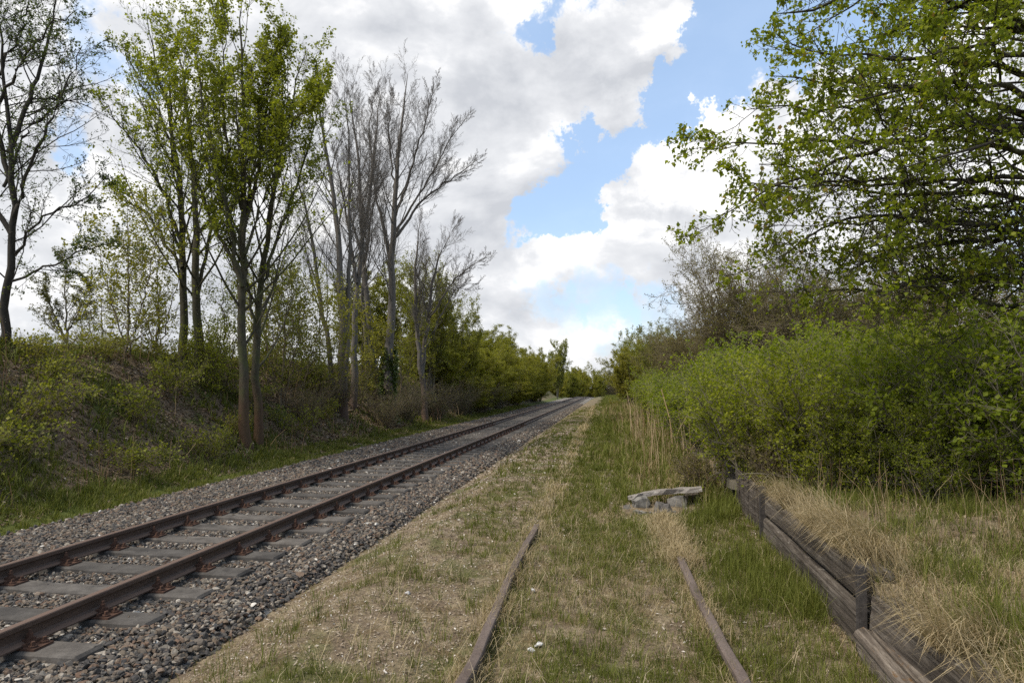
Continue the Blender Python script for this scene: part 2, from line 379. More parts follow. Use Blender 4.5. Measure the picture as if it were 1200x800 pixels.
def wood_material(name, dark, light, lichen=None, amount=.5):
    m, nt, b, out = new_mat(name)
    n = noise(nt, pos(nt, (15, .8, 15), True), 1.6, 8, .65, .6); n2 = noise(nt, pos(nt, (1, 1, 1), True), 3.0, 5, .6); n3 = noise(nt, pos(nt, (6, .8, 6), True), 2, 5)
    c = ramp(nt, n, [(.30, tuple(x*.5 for x in dark)), (.46, dark), (.74, light)])
    c = mixc(nt, mrange(nt, n3, .5, .68, 0, .6), c, tuple(x*.6 for x in dark))
    n5 = noise(nt, pos(nt, (55, 5, 55), True), 1.5, 6, .7); c = mixc(nt, 1.0, c, ramp(nt, n5, [(.32, (.5, .48, .46)), (.55, (1, 1, 1)), (.75, (1.2, 1.2, 1.2))]), 'MULTIPLY')
    if lichen:
        g = node(nt, 'ShaderNodeNewGeometry'); z = node(nt, 'ShaderNodeSeparateXYZ'); nt.links.new(g.outputs['Normal'], z.inputs[0])
        f = mmath(nt, 'MULTIPLY', mrange(nt, z.outputs[2], .45, .85), mrange(nt, noise(nt, pos(nt, (1, .6, 1), True), 11, 8, .7), .60-.1*amount, .66))
        c = mixc(nt, f, c, lichen)
    nt.links.new(c, b.inputs['Base Color']); b.inputs['Roughness'].default_value = .9
    bump(nt, b, mmath(nt, 'ADD', n, n3), .9, .02); return m
M['timber'] = wood_material('weathered timber', (.07, .056, .043), (.20, .172, .14), (.23, .205, .17), .3)
M['timber_orange'] = wood_material('split timber', (.11, .088, .068), (.30, .255, .205), (.13, .072, .028), .5)
M['plank'] = wood_material('bleached plank', (.26, .23, .20), (.46, .43, .39))
M['panel'] = wood_material('dark boards', (.07, .056, .044), (.19, .16, .13))

# ------------------------------------------------------------------ terrain
def bank_h(y): return 2.8 - .9*sstep(60, 170, y)
def drop(y): return -.017*np.maximum(np.asarray(y, float)-118, 0)
def wall_x(y): return 1.50 + .02*np.minimum(y, 40)
def gz(x, y):
    x = np.asarray(x, float); y = np.asarray(y, float)
    n = fbm(x*.55+9, y*.55+3, 1, 4)-.5; f = fbm(x*2.7, y*2.7, 5, 3)-.5
    foot = -8.15 - .5*(fbm(x*0+2, y*.15, 21, 3)-.5)
    s = np.clip((foot-x)/5.1, 0, 1); s = s + .18*np.sin(s*2*np.pi)*-.35
    prof = s*s*(3-2*s)*.45 + s*.55
    left = -.33 + (bank_h(y)+.33-.25)*prof
    left = left + sstep(-8.5, -10.2, x)*(n*.55 + f*.14)
    mid = -.33 + .30*sstep(-3.15, -1.9, x) + sstep(-3.1, -2.0, x)*(n*.09+f*.05)
    wx = wall_x(y)
    far = sstep(12, 26, y)
    soft = sstep(.7, 3.6, x)*.52
    hard = np.where(x > wx+.10, .29 + .09*sstep(.1, 2.5, x-wx), -.0)
    hard = np.where((y < 4.75) & (x < wx+.45) & (x > wx+.10), .17 + .16*sstep(.10, .45, x-wx), hard)
    plat = hard*(1-far) + soft*far
    right = np.where(x > wx+.10, sstep(1.5, 3, x)*(n*.16+f*.06), 0)
    step = np.where(x > wx+.10, plat + .13*np.where(hard > 0, 1-far, 0), plat)
    z = np.where(x < -5, left, mid + step + right)
    # gentle rise on the far right, so the horizon stays closed
    z = z + sstep(10, 60, x)*1.2 + np.maximum(drop(y), -3.2)
    # straw-covered ridges over the buried siding rails
    return z
xs = np.unique(np.concatenate([-np.geomspace(14, 700, 26), np.linspace(-14, -7, 57), np.linspace(-7, -2.8, 15), np.linspace(-2.8, 5, 157), np.linspace(5, 14, 40), np.geomspace(14, 700, 26)]))
ys = np.unique(np.concatenate([-np.geomspace(1, 60, 10), np.linspace(-1, 3, 8), np.linspace(3, 14, 111), np.linspace(14, 40, 90), np.geomspace(40, 1600, 60)]))
gx, gy = np.meshgrid(xs, ys); gzv = gz(gx, gy)
idx = np.arange(gx.size).reshape(gx.shape)
q = np.stack([idx[:-1, :-1], idx[:-1, 1:], idx[1:, 1:], idx[1:, :-1]], -1).reshape(-1, 4)
tag(build('ground', np.stack([gx, gy, gzv], -1), q, None, M['ground'], smooth=True), kind='structure')

bxs = np.array([-7.95, -7.8, -7.3, -6.8, -6.3, -5.6, -4.87, -4.1, -3.5, -3.3, -3.05, -2.85]); bzs = np.array([-.36, -.27, -.25, -.235, -.225, -.22, -.22, -.22, -.222, -.225, -.245, -.34])
bys = np.unique(np.concatenate([np.linspace(-6, 40, 60), np.geomspace(40, 305, 40)]))
bx, by = np.meshgrid(bxs, bys); bz = np.broadcast_to(bzs, bx.shape) + .02*(fbm(bx*2, by*2, 3)-.5) + np.maximum(drop(by), -3.2)
idx = np.arange(bx.size).reshape(bx.shape)
q = np.stack([idx[:-1, :-1], idx[:-1, 1:], idx[1:, 1:], idx[1:, :-1]], -1).reshape(-1, 4)
tag(build('ballast_bed', np.stack([bx, by, bz], -1), q, None, M['bed'], smooth=True), kind='structure')

# ------------------------------------------------------------------ main track
RX = (-5.62, -4.117); TC = -4.868; SP0, SPD = 4.41-4*.676, .676
def rail(name, x0, x1, y0, y1, ztop, mat, label, wob=0, n=120, h=.149):
    prof = np.array([(-.0625, 0), (.0625, 0), (.0625, .011), (.022, .026), (.0085, .042), (.0085, .096), (.014, .103), (.0335, .110), (.0335, .140), (.028, .147), (.018, .149),
                     (-.018, .149), (-.028, .147), (-.0335, .140), (-.0335, .110), (-.014, .103), (-.0085, .096), (-.0085, .042), (-.022, .026), (-.0625, .011)])
    k = len(prof); yy = np.linspace(0, 1, n)**1.6*(y1-y0)+y0
    xx = x0+(x1-x0)*(yy-y0)/(y1-y0) + wob*(fbm(yy*.5, yy*0, 44)-.5); zz = ztop-.149 + wob*.5*(fbm(yy*.6+7, yy*0, 45)-.5) + np.maximum(drop(yy), -3.2)
    V = np.stack([np.broadcast_to(prof[:, 0], (n, k))+xx[:, None], np.broadcast_to(yy[:, None], (n, k)), prof[:, 1][None]+zz[:, None]], -1)
    idx = np.arange(n*k).reshape(n, k); r = np.roll(idx, -1, 1)
    q = np.stack([idx[:-1], r[:-1], r[1:], idx[1:]], -1).reshape(-1, 4)
    a = Acc(); a.add(V.reshape(-1, 3), q)
    for i in (0, n-1):                       # end caps
        a.add(np.r_[V[i], [V[i].mean(0)]], None, np.c_[np.arange(k), (np.arange(k)+1) % k, np.full(k, k)])
    return tag(a.build(name, mat), label, 'rail')
rail('running_rail', RX[0], RX[0], -5, 300, 0, M['rail'], 'far rail of the ballasted main track, on the embankment side of its sleepers')
rail('running_rail', RX[1], RX[1], -5, 300, 0, M['rail'], 'brown running rail of the ballasted main track nearer the grassy siding')
rail('siding_rail', -.785+.0108*2, -.785-.0108*8.0, -2, 8.0, .075, M['siding_rail'], 'old siding rail in short grass on the side toward the main track', .09, 50)
rail('siding_rail', .72+.0115*2, .72-.0115*6.7, -2, 6.7, .075, M['siding_rail'], 'old siding rail in the grass on the side toward the timber platform edge', .09, 50)

def sleeper_mesh():
    a = Acc(); L, W, zt = 1.30, .13, -.165
    prof = [(-W-.02, zt-.2), (-W, zt-.012), (-W+.012, zt), (W-.012, zt), (W, zt-.012), (W+.02, zt-.2)]
    xs = [-L, -L+.02, -.55, -.3, .3, .55, L-.02, L]; dz = [-.02, 0, 0, -.012, -.012, 0, 0, -.02]
    V = np.array([[x, p, z+d] for x, d in zip(xs, dz) for p, z in prof]); k = len(prof); n = len(xs)
    idx = np.arange(n*k).reshape(n, k)
    q = np.stack([idx[:-1, :-1], idx[1:, :-1], idx[1:, 1:], idx[:-1, 1:]], -1).reshape(-1, 4)
    a.add(V, q)
    for i in (0, n-1): a.add(np.r_[V[i*k:(i+1)*k], [V[i*k:(i+1)*k].mean(0)]], None, np.c_[np.arange(k-1), np.arange(1, k), np.full(k-1, k)])
    return a
SL, SG = 'stained concrete sleeper carrying the two brown rails of the main track', 'sleepers of the main track'
s0 = sleeper_mesh().build('track_sleeper', M['sleeper']); s0.location = (TC, SP0, 0)
tag(s0, SL, 'sleeper', SG)
def fastening(parent, x):
    a = Acc(); a.box((x, 0, -.157), (.37, .17, .016)); a.box((x-.085, 0, -.142), (.022, .15, .03)); a.box((x+.085, 0, -.142), (.022, .15, .03))
    p = a.build('base_plate', M['fastening'], parent)
    for sx in (-1, 1):
        b = Acc(); b.box((x+sx*.062, 0, -.118), (.05, .075, .022)); b.prism((x+sx*.068, 0, -.108), .026, .012, 10); b.prism((x+sx*.068, 0, -.096), .021, .026, 6); b.prism((x+sx*.068, 0, -.070), .011, .022, 8)
        b.build('clamp_bolt', M['fastening'], p)
        for sy in (-1, 1):
            c = Acc(); c.prism((x+sx*.142, sy*.05, -.149), .028, .014, 10); c.prism((x+sx*.142, sy*.05, -.135), .018, .026, 4, .015, .3)
            c.build('coach_screw', M['fastening'], p)
plain = s0.copy(); COL.objects.link(plain)                 # the far ones are too small to show their fastenings
for x in (RX[0]-TC, RX[1]-TC): fastening(s0, x)
NEAR, NSL = 46, 250
for k in range(-2, NSL):
    if k == 0: continue
    o = copy_tree(s0) if k < NEAR else (plain if k == NEAR else plain.copy())
    if k > NEAR: COL.objects.link(o)
    o.location = (TC+.012*rng.normal(), SP0+k*SPD+.012*rng.normal(), .004*rng.normal()+float(drop(SP0+k*SPD))); o.rotation_euler = (0, 0, .008*rng.normal())
if NEAR >= NSL: bpy.data.objects.remove(plain)

# ------------------------------------------------------------------ ballast stones
def ico():
    t = (1+5**.5)/2
    V = np.array([(-1, t, 0), (1, t, 0), (-1, -t, 0), (1, -t, 0), (0, -1, t), (0, 1, t), (0, -1, -t), (0, 1, -t), (t, 0, -1), (t, 0, 1), (-t, 0, -1), (-t, 0, 1)])/math.hypot(1, t)
    F = np.array([(0, 11, 5), (0, 5, 1), (0, 1, 7), (0, 7, 10), (0, 10, 11), (1, 5, 9), (5, 11, 4), (11, 10, 2), (10, 7, 6), (7, 1, 8), (3, 9, 4), (3, 4, 2), (3, 2, 6), (3, 6, 8), (3, 8, 9), (4, 9, 5), (2, 4, 11), (6, 2, 10), (8, 6, 7), (9, 8, 1)])
    return V, F
IV, IF = ico()
def rand_rot(n):
    q = unit(rng.normal(size=(n, 4))); w, x, y, z = q.T
    return np.stack([np.stack([1-2*(y*y+z*z), 2*(x*y-z*w), 2*(x*z+y*w)], -1), np.stack([2*(x*y+z*w), 1-2*(x*x+z*z), 2*(y*z-x*w)], -1), np.stack([2*(x*z-y*w), 2*(y*z+x*w), 1-2*(x*x+y*y)], -1)], 1)
def ico2():
    V = [tuple(v) for v in IV]; F = []; mid = {}
    def m(a, b):
        k = (min(a, b), max(a, b))
        if k not in mid:
            p = np.array(V[a])+np.array(V[b]); mid[k] = len(V); V.append(tuple(p/np.linalg.norm(p)))
        return mid[k]
    for a, b, c in IF:
        ab, bc, ca = m(a, b), m(b, c), m(c, a); F += [(a, ab, ca), (b, bc, ab), (c, ca, bc), (ab, bc, ca)]
    return np.array(V), np.array(F)
I2V, I2F = ico2()
def stones(acc, x, y, z, r, tint, fine=False):
    n = len(x); BV, BF = (I2V, I2F) if fine else (IV, IF); K = len(BV)
    V = np.repeat(BV[None], n, 0)*rng.uniform(.9, 1.1, (n, K, 1))
    for _ in range(8 if fine else 6):                       # broken faces: flatten whatever sticks out past a random plane
        nr = unit(rng.normal(size=(n, 3))); c = rng.uniform(.28, .72, n)
        ex = np.maximum(np.einsum('nkj,nj->nk', V, nr)-c[:, None], 0); V = V-ex[..., None]*nr[:, None, :]
    V = V*1.35; V = V*np.stack([np.ones(n), rng.uniform(.65, 1, n), rng.uniform(.45, .85, n)], -1)[:, None]
    Rm = rand_rot(n); V = np.einsum('nij,nkj->nki', Rm, V); V[..., 2] *= .75
    V = V*r[:, None, None] + np.stack([x, y, z], -1)[:, None]
    F = BF[None]+K*np.arange(n)[:, None, None]
    acc.add(V.reshape(-1, 3), None, F.reshape(-1, 3), tint=np.repeat(tint, K))
def ballast(n, y0, y1, rmin, rmax, fine=False):
    y = rng.uniform(y0, y1, n); x = rng.uniform(-7.95, -2.65, n)
    edge = np.where(x > -2.98, rng.random(n) < np.exp(-(x+2.98)/.12), True) & np.where(x < -7.5, rng.random(n) < np.exp((x+7.5)/.15), True)
    ph = (y-SP0)/SPD; ph = np.abs(ph-np.round(ph))*SPD
    onsl = (ph < .155) & (x > TC-1.33) & (x < TC+1.33)
    onrail = (np.abs(x-RX[0]) < .1) | (np.abs(x-RX[1]) < .1)
    keep = edge & ~(onsl & (rng.random(n) > .012)) & ~(onrail & onsl)
    x, y, onsl, onrail = x[keep], y[keep], onsl[keep], onrail[keep]; m = len(x)
    r = rng.uniform(rmin, rmax, m)*np.where(rng.random(m) < .06, 1.45, 1); r = np.where(onsl, r*.45, r)
    inner = (x > TC-1.2) & (x < TC+1.2); r = np.where(inner & ~onsl, r*.85, r)
    r = np.where(onrail, np.minimum(r, .028), r)
    z = np.interp(x, bxs, bzs) + rng.uniform(.0, .022, m) + np.where(onsl, .06, 0)-np.where(onrail, .012, 0) + np.where(inner, .0, .012)
    t = np.clip(rng.random(m)*.93 + np.where(inner, .07*rng.random(m), 0), 0, 1); t = np.where(rng.random(m) < .006, 1, t)
    stones(sa, x, y, z, r, t, fine)
sa = Acc(); ballast(42000, 2.2, 7.5, .011, .032, True); ballast(40000, 7.5, 14, .014, .034); ballast(30000, 14, 34, .026, .046); ballast(20000, 34, 75, .035, .05)
tag(sa.build('ballast_gravel', M['stone']), 'grey and brown crushed stone ballast round the sleepers of the main track', 'ballast', kind='stuff')

# ------------------------------------------------------------------ timber platform edge
def timber(name, y0, y1, w, h, x0, x1, ztop, mat, label, roll=0, rough=.012, n=46, cat='timber', seed=1, split=0):
    """one squared beam, its long axis along the object's own Y"""
    L = y1-y0; prof = []
    k = 6
    for a, b, c, d in ((-.5, -.5, .5, -.5), (.5, -.5, .5, .5), (.5, .5, -.5, .5), (-.5, .5, -.5, -.5)):
        for i in range(k): prof.append((a+(c-a)*i/k, b+(d-b)*i/k))
    prof = np.array(prof); rr = np.max(np.abs(prof), 1); corner = (np.abs(prof[:, 0]) > .45) & (np.abs(prof[:, 1]) > .45); prof[corner] *= .93
    K = len(prof); yy = np.linspace(0, L, n)
    ang = np.arange(K)
    nz = np.stack([fbm(yy*1.3, np.full(n, a*3.7), 60+seed, 4)-.5 for a in ang], 1)
    g = np.array([fbm(np.array([a*1.9]), np.array([seed*3.3]), 90, 3)[0]-.5 for a in ang])
    off = 1 + (nz*rough*8 + g[None]*rough*9)
    if split:                                            # weather cracks along the grain
        for a0 in (2, 9, 14, 15, 20): off[:, a0] -= split*(.5+.9*fbm(yy*.9, yy*0+a0, 70))
    px = prof[:, 0]*w; pz = prof[:, 1]*h; n_ = None
    V = np.stack([px[None]*off, np.broadcast_to(yy[:, None], (n, K)) + 0*off, pz[None]*off - h/2], -1)
    V[0, :, 1] += .05*(fbm(ang*.8, ang*0.+seed, 8)-.5); V[-1, :, 1] += .05*(fbm(ang*.8, ang*0.+seed, 9)-.5)
    idx = np.arange(n*K).reshape(n, K); r = np.roll(idx, -1, 1)
    a = Acc(); a.add(V.reshape(-1, 3), np.stack([idx[:-1], r[:-1], r[1:], idx[1:]], -1).reshape(-1, 4))
    for i in (0, n-1): a.add(np.r_[V[i], [V[i].mean(0)]], None, np.c_[np.arange(K), (np.arange(K)+1) % K, np.full(K, K)])
    o = a.build(name, mat); o.location = (x0, y0, ztop); o.rotation_euler = (0, roll, -math.atan2(x1-x0, L))
    return tag(o, label, cat)
W = lambda y: float(wall_x(y))
timber('edge_beam', 1.6, 4.70, .20, .27, W(1.6)+.16, W(4.7)+.13, 0.335, M['timber'], 'upper near beam of the platform edge with straw hanging over its face', .07, .012, seed=1, split=.05)
timber('edge_beam', 1.5, 4.66, .20, .21, W(1.5)-.10, W(4.66)-.0, 0.155, M['timber_orange'], 'split lower beam slumped outward, orange lichen along its top', -.2, .026, seed=2, split=.26)
timber('edge_beam', 4.84, 7.95, .20, .22, W(4.84)+.12, W(7.95)+.12, 0.455, M['timber'], 'upper grey beam between the two dark posts of the platform edge', .03, .012, seed=3, split=.04)
timber('edge_beam', 4.80, 7.98, .20, .27, W(4.8)+.08, W(7.98)+.10, 0.205, M['timber'], 'lower pale grey beam between the two dark posts, at grass level', .02, .012, seed=4, split=.04)
def post(y, dx, z1, lab, w=.052):
    a = Acc(); hgt = z1+.45; n = 10
    zz = np.linspace(-.45, z1, n); prof = np.array([(-.5, -.5), (.5, -.5), (.5, -.18), (.14, -.1), (.14, .1), (.5, .18), (.5, .5), (-.5, .5), (-.5, .18), (-.14, .1), (-.14, -.1), (-.5, -.18)])*w
    K = len(prof); V = np.stack([prof[:, 0][None]+0*zz[:, None]+.02*(zz[:, None]+.45), prof[:, 1][None]+0*zz[:, None], zz[:, None]+0*prof[:, 0][None]], -1)
    idx = np.arange(n*K).reshape(n, K); r = np.roll(idx, -1, 1)
    a.add(V.reshape(-1, 3), np.stack([idx[:-1], r[:-1], r[1:], idx[1:]], -1).reshape(-1, 4))
    a.add(np.r_[V[-1], [V[-1].mean(0)]], None, np.c_[np.arange(K), (np.arange(K)+1) % K, np.full(K, K)])
    o = a.build('edge_post', M['post_steel']); o.location = (W(y)+dx, y, 0); o.rotation_euler = (0, 0, -.02)
    tag(o, lab, 'post')
post(4.75, -.03, .50, 'dark steel post at the joint of the split near beams and the grey beams')
post(8.03, -.01, .54, 'dark steel post where the grey beams meet the upright board facing', .062)
def facing():
    t = thing('board_facing', 'dark upright board facing of the platform edge beyond the far post', 'facing', (W(8.1)+.02, 8.12, 0), -.02)
    y = 0
    for k in range(22):
        w = .14+.03*rng.random(); a = Acc(); n = 6; zz = np.linspace(-.3, .48+.05*rng.normal(), n)
        for s in range(1):
            V = np.array([[dx+.01*math.sin(z*4+k), y+dy, z] for z in zz for dx, dy in ((0, .004), (.045, .004), (.045, w-.004), (0, w-.004))])
            idx = np.arange(n*4).reshape(n, 4); r = np.roll(idx, -1, 1)
            a.add(V, np.r_[np.stack([idx[:-1], r[:-1], r[1:], idx[1:]], -1).reshape(-1, 4), [[4*n-4, 4*n-3, 4*n-2, 4*n-1]]])
        b = a.build('upright_board', M['panel'], t); b.location = (.02*rng.random(), 0, 0); y += w
facing()

# ------------------------------------------------------------------ rubble across the siding
def lump(name, u, v, d, size, mat, label, cat, rot=0, jag=.16, box=True):
    p = at(u, v, d); p[2] -= .03; n = 5
    V = []; g = np.linspace(-1, 1, n); faces = []
    import itertools
    a = Acc()
    verts = {}; arr = []
    def vid(i, j, k):
        if (i, j, k) not in verts: verts[(i, j, k)] = len(arr); arr.append((g[i], g[j], g[k]))
        return verts[(i, j, k)]
    for ax in range(3):
        for sgn in (0, n-1):
            for i in range(n-1):
                for j in range(n-1):
                    quad = []
                    for di, dj in ((0, 0), (1, 0), (1, 1), (0, 1)):
                        c = [0, 0, 0]; c[ax] = sgn; c[(ax+1) % 3] = i+di; c[(ax+2) % 3] = j+dj; quad.append(vid(*c))
                    faces.append(quad if sgn else quad[::-1])
    arr = np.array(arr); ln = np.linalg.norm(arr, axis=1, keepdims=True); arr = arr/np.maximum(ln, 1)**.45
    arr = arr*(1+jag*rng.normal(size=(len(arr), 1))*.7) + jag*.35*rng.normal(size=arr.shape)
    a.add(arr*np.array(size)/2, faces); o = a.build(name, mat); o.location = tuple(p); o.rotation_euler = (.2*rng.normal(), .2*rng.normal(), rot)
    return tag(o, label, cat)
pl0, pl1 = at(736, 583, 9.9), at(822, 571, 9.7)
a = Acc(); Lp = np.linalg.norm(pl1-pl0); n = 14
yy = np.linspace(0, Lp, n); V = []
for i, y in enumerate(yy):
    taper = .55+.45*min(1, y/.5); e = .012*rng.normal(size=4)
    for (px, pz), ee in zip(((-.09, -.03), (.09, -.03), (.09, .03), (-.09, .03)), e): V.append((px*taper+ee, y, pz*(.6+.4*taper)+ee*.5+.018*math.sin(y*4)))
V = np.array(V); idx = np.arange(n*4).reshape(n, 4); r = np.roll(idx, -1, 1)
a.add(V, np.r_[np.stack([idx[:-1], r[:-1], r[1:], idx[1:]], -1).reshape(-1, 4), [[0, 1, 2, 3], [4*n-4, 4*n-3, 4*n-2, 4*n-1]]])
o = a.build('loose_plank', M['plank']); o.location = tuple(pl0)
dv = Vector(pl1-pl0); o.rotation_euler = dv.to_track_quat('Y', 'Z').to_euler()
tag(o, 'bleached wooden plank lying across the rubble at the end of the siding', 'plank')
lump('timber_block', 812, 586, 10.0, (.26, .24, .34), M['panel'], 'dark stub of timber under the right end of the bleached plank', 'timber block', .3, .08)
lump('concrete_block', 752, 590, 9.6, (.24, .2, .26), M['rubble'], 'pale angular concrete block below the left half of the plank', 'concrete block', .3, .1)
lump('concrete_block', 794, 588, 9.7, (.28, .22, .24), M['rubble'], 'pale concrete block under the right half of the plank', 'concrete block', -.2, .1)
lump('rubble_stone', 750, 601, 9.2, (.2, .16, .13), M['rubble'], 'small pale stone in front of the left concrete block', 'stone', .8)
lump('rubble_stone', 776, 597, 9.3, (.22, .2, .22), M['slag'], 'dark pitted stone in the middle of the rubble under the plank', 'stone', .1, .2)
lump('rubble_stone', 735, 599, 9.5, (.16, .16, .18), M['slag'], 'dark stone at the grassy left end of the rubble heap', 'stone', .1, .2)
lump('rubble_stone', 765, 601, 9.2, (.11, .09, .1), M['rubble'], 'smallest pale stone between the left block and the dark pitted stone', 'stone', .5)
lump('rubble_stone', 786, 600, 9.3, (.15, .12, .09), M['rubble'], 'flat pale stone in front of the dark pitted stone on the buried rail', 'stone', .4)
lump('rubble_stone', 806, 597, 9.5, (.13, .12, .10), M['slag'], 'dark stone below the timber stub at the right end of the rubble', 'stone', .9, .2)
def flake(name, x, y, size, label, cat, mat, tilt=.5, rot=0):
    n = 9; a = np.arange(n)*2*math.pi/n
    rr = size*(.6+.5*rng.random(n)); V = np.r_[np.c_[np.cos(a)*rr, np.sin(a)*rr*.7, .12*size*np.sin(2*a)], np.c_[np.cos(a)*rr, np.sin(a)*rr*.7, .12*size*np.sin(2*a)+.008]]
    V = np.r_[V, [[0, 0, 0]], [[0, 0, .02+.12*size]]]; i = np.arange(n); j = (i+1) % n
    A = Acc(); A.add(V, np.c_[i, j, j+n, i+n], np.r_[np.c_[j, i, np.full(n, 2*n)], np.c_[i+n, j+n, np.full(n, 2*n+1)]])
    o = A.build(name, mat); o.location = (x, y, float(gz(x, y))+size*.35); o.rotation_euler = (tilt, .2, rot); return tag(o, label, cat)
def ground_at(u, v, z=-.03):
    d = at(u, v, 1.0)-CAMP; t = (z-CAMZ)/d[2]; p = CAMP+t*d; return p[0], p[1]
for (u, v, s, lab, tl) in ((624, 694, .045, 'white upright paper scrap in the grass between the siding rails', 1.0), (632, 757, .035, 'pale flat scrap low in the grass between the siding rails, farther from the rail', .2),
                       (622, 762, .03, 'small white scrap beside the pale flat scrap near the bottom edge', .1), (478, 695, .03, 'whitish scrap on bare ground on the main track side of the siding', .1)):
    x, y = ground_at(u, v); flake('paper_scrap', x, y, s, lab, 'scrap', M['white'], tl, u)
flake('plastic_scrap', *ground_at(367, 533, -.1), .12, 'white plastic scrap in dead leaves at the foot of the embankment', 'scrap', M['white'], .5, 1)
flake('ballast_scrap', -3.0, 4.3, .07, 'chunky whitish flat stone at the near edge of the ballast', 'stone', M['rubble'], .1, 1)

# ------------------------------------------------------------------ growth: trees and shrubs
def grow_level(Ppar, Rpar, spec, bias=None):
    """children along every parent polyline, all at once"""
    N, k, _ = Ppar.shape; n = spec['n']
    M_ = N*n
    s = (np.tile((np.arange(n)+rng.random((N, n)))/n, 1)*(1-spec['s0'])+spec['s0']).reshape(-1); s = np.clip(s, 0, .995)
    par = np.repeat(np.arange(N), n)
    if spec.get('keep') is not None: pass
    f = s*(k-1); i = f.astype(int); w = (f-i)[:, None]
    base = Ppar[par, i]*(1-w) + Ppar[par, i+1]*w; tan = unit(Ppar[par, i+1]-Ppar[par, i]); rb = Rpar[par, i]*(1-w[:, 0]) + Rpar[par, i+1]*w[:, 0]
    plen = np.linalg.norm(np.diff(Ppar, axis=1), axis=2).sum(1)[par]
    rnd = unit(rng.normal(size=(M_, 3))); side = unit(rnd - tan*(rnd*tan).sum(1, keepdims=True))
    ang = np.radians(rng.normal(spec['ang'], spec.get('angsd', 9), M_))[:, None]
    d = unit(tan*np.cos(ang)+side*np.sin(ang))
    L = plen*spec['len']*(1-spec.get('taper', .55)*s)*rng.uniform(.55, 1.25, M_)
    L = np.minimum(L, spec.get('lmax', 9)) if 'lmax' in spec else L
    r0 = np.minimum(rb*spec['rr'], spec.get('rmax', 9)); kk = spec['k']
    pts = [base]; up = np.array([0, 0, 1.])
    dirs = d
    for j in range(kk-1):
        dirs = unit(dirs + spec.get('wander', .18)*rng.normal(size=dirs.shape) + up*spec.get('trop', .08) + (0 if bias is None else np.array(bias)))
        pts.append(pts[-1] + dirs*(L/(kk-1))[:, None])
    P = np.stack(pts, 1); taper = np.linspace(1, spec.get('tip', .25), kk)
    return P, np.maximum(r0[:, None]*taper[None], spec.get('rmin', .0015))

def leaf_quads(acc, P, spec, mi=1):
    """small folded leaves along twig polylines"""
    N, k, _ = P.shape; m = spec['m']
    s = spec.get('s0', .15)+(1-spec.get('s0', .15))*rng.random((N, m)); f = np.clip(s, 0, .999)*(k-1); i = f.astype(int); w = (f-i)[..., None]
    ar = np.arange(N)[:, None]; base = P[ar, i]*(1-w)+P[ar, i+1]*w; tan = unit(P[ar, i+1]-P[ar, i])
    tw = np.where(rng.random((N, 1)) < spec.get('twig', 1.0), 1.0, .06)
    fade = tw*sstep(spec['z'][0], spec['z'][1], base[..., 2]) if 'z' in spec else tw
    keep = rng.random((N, m)) < spec.get('dens', 1.0)*fade
    base = base[keep]; tan = tan[keep]; n = len(base)
    if n == 0: return
    ax = unit(tan*.5 + rng.normal(size=(n, 3))*.75 + np.array([0, 0, spec.get('droop', -.2)]))
    nr = rng.normal(size=(n, 3))*.8 + np.array([0, 0, .8]); sd = unit(np.cross(ax, nr)); nn = np.cross(sd, ax)
    L = spec['size']*rng.uniform(.55, 1.3, n)[:, None]; Wd = L*spec.get('asp', .36)
    base = base + rng.normal(size=(n, 3))*spec.get('spread', .02)
    if spec.get('lobed'):
        # a palmate leaf: stalk base, two side lobes each side, centre tip, slightly cupped
        sh = [(0, 0, 0), (.22, .02, .06), (.30, .24, .05), (.44, .42, .12), (.26, .56, .05), (0, 1.0, -.12), (-.26, .56, .05), (-.44, .42, .12), (-.30, .24, .05), (-.22, .02, .06)]
        V = np.stack([base + sd*(a*L) + ax*(b*L) + nn*(c*L*1.6) for a, b, c in sh], 1)
        tri = np.array([[0, 1, 2], [2, 3, 4], [4, 5, 6], [6, 7, 8], [8, 9, 0], [2, 4, 6], [2, 6, 8], [0, 2, 8]])
        T = (tri[None]+len(sh)*np.arange(n)[:, None, None]).reshape(-1, 3)
        t = np.clip(rng.normal(.45, .24, n), 0, 1)
        acc.add(V.reshape(-1, 3), None, T, tint=np.repeat(t, len(sh)), mi=mi)
    else:
        V = np.stack([base, base+ax*L*.45+sd*Wd+nn*L*.10, base+ax*L, base+ax*L*.45-sd*Wd+nn*L*.10], 1)
        t = np.clip(rng.normal(.5, .22, n), 0, 1)
        acc.add(V.reshape(-1, 3), np.arange(4*n).reshape(n, 4), tint=np.repeat(t, 4), mi=mi)

def resample(pts, k):
    pts = np.asarray(pts, float); s = np.r_[0, np.cumsum(np.linalg.norm(np.diff(pts, axis=0), axis=1))]
    # Catmull-like smoothing by dense linear sampling and averaging
    t = np.linspace(0, s[-1], k); P = np.stack([np.interp(t, s, pts[:, c]) for c in range(3)], 1)
    for _ in range(2): P[1:-1] = .25*P[:-2]+.5*P[1:-1]+.25*P[2:]
    return P

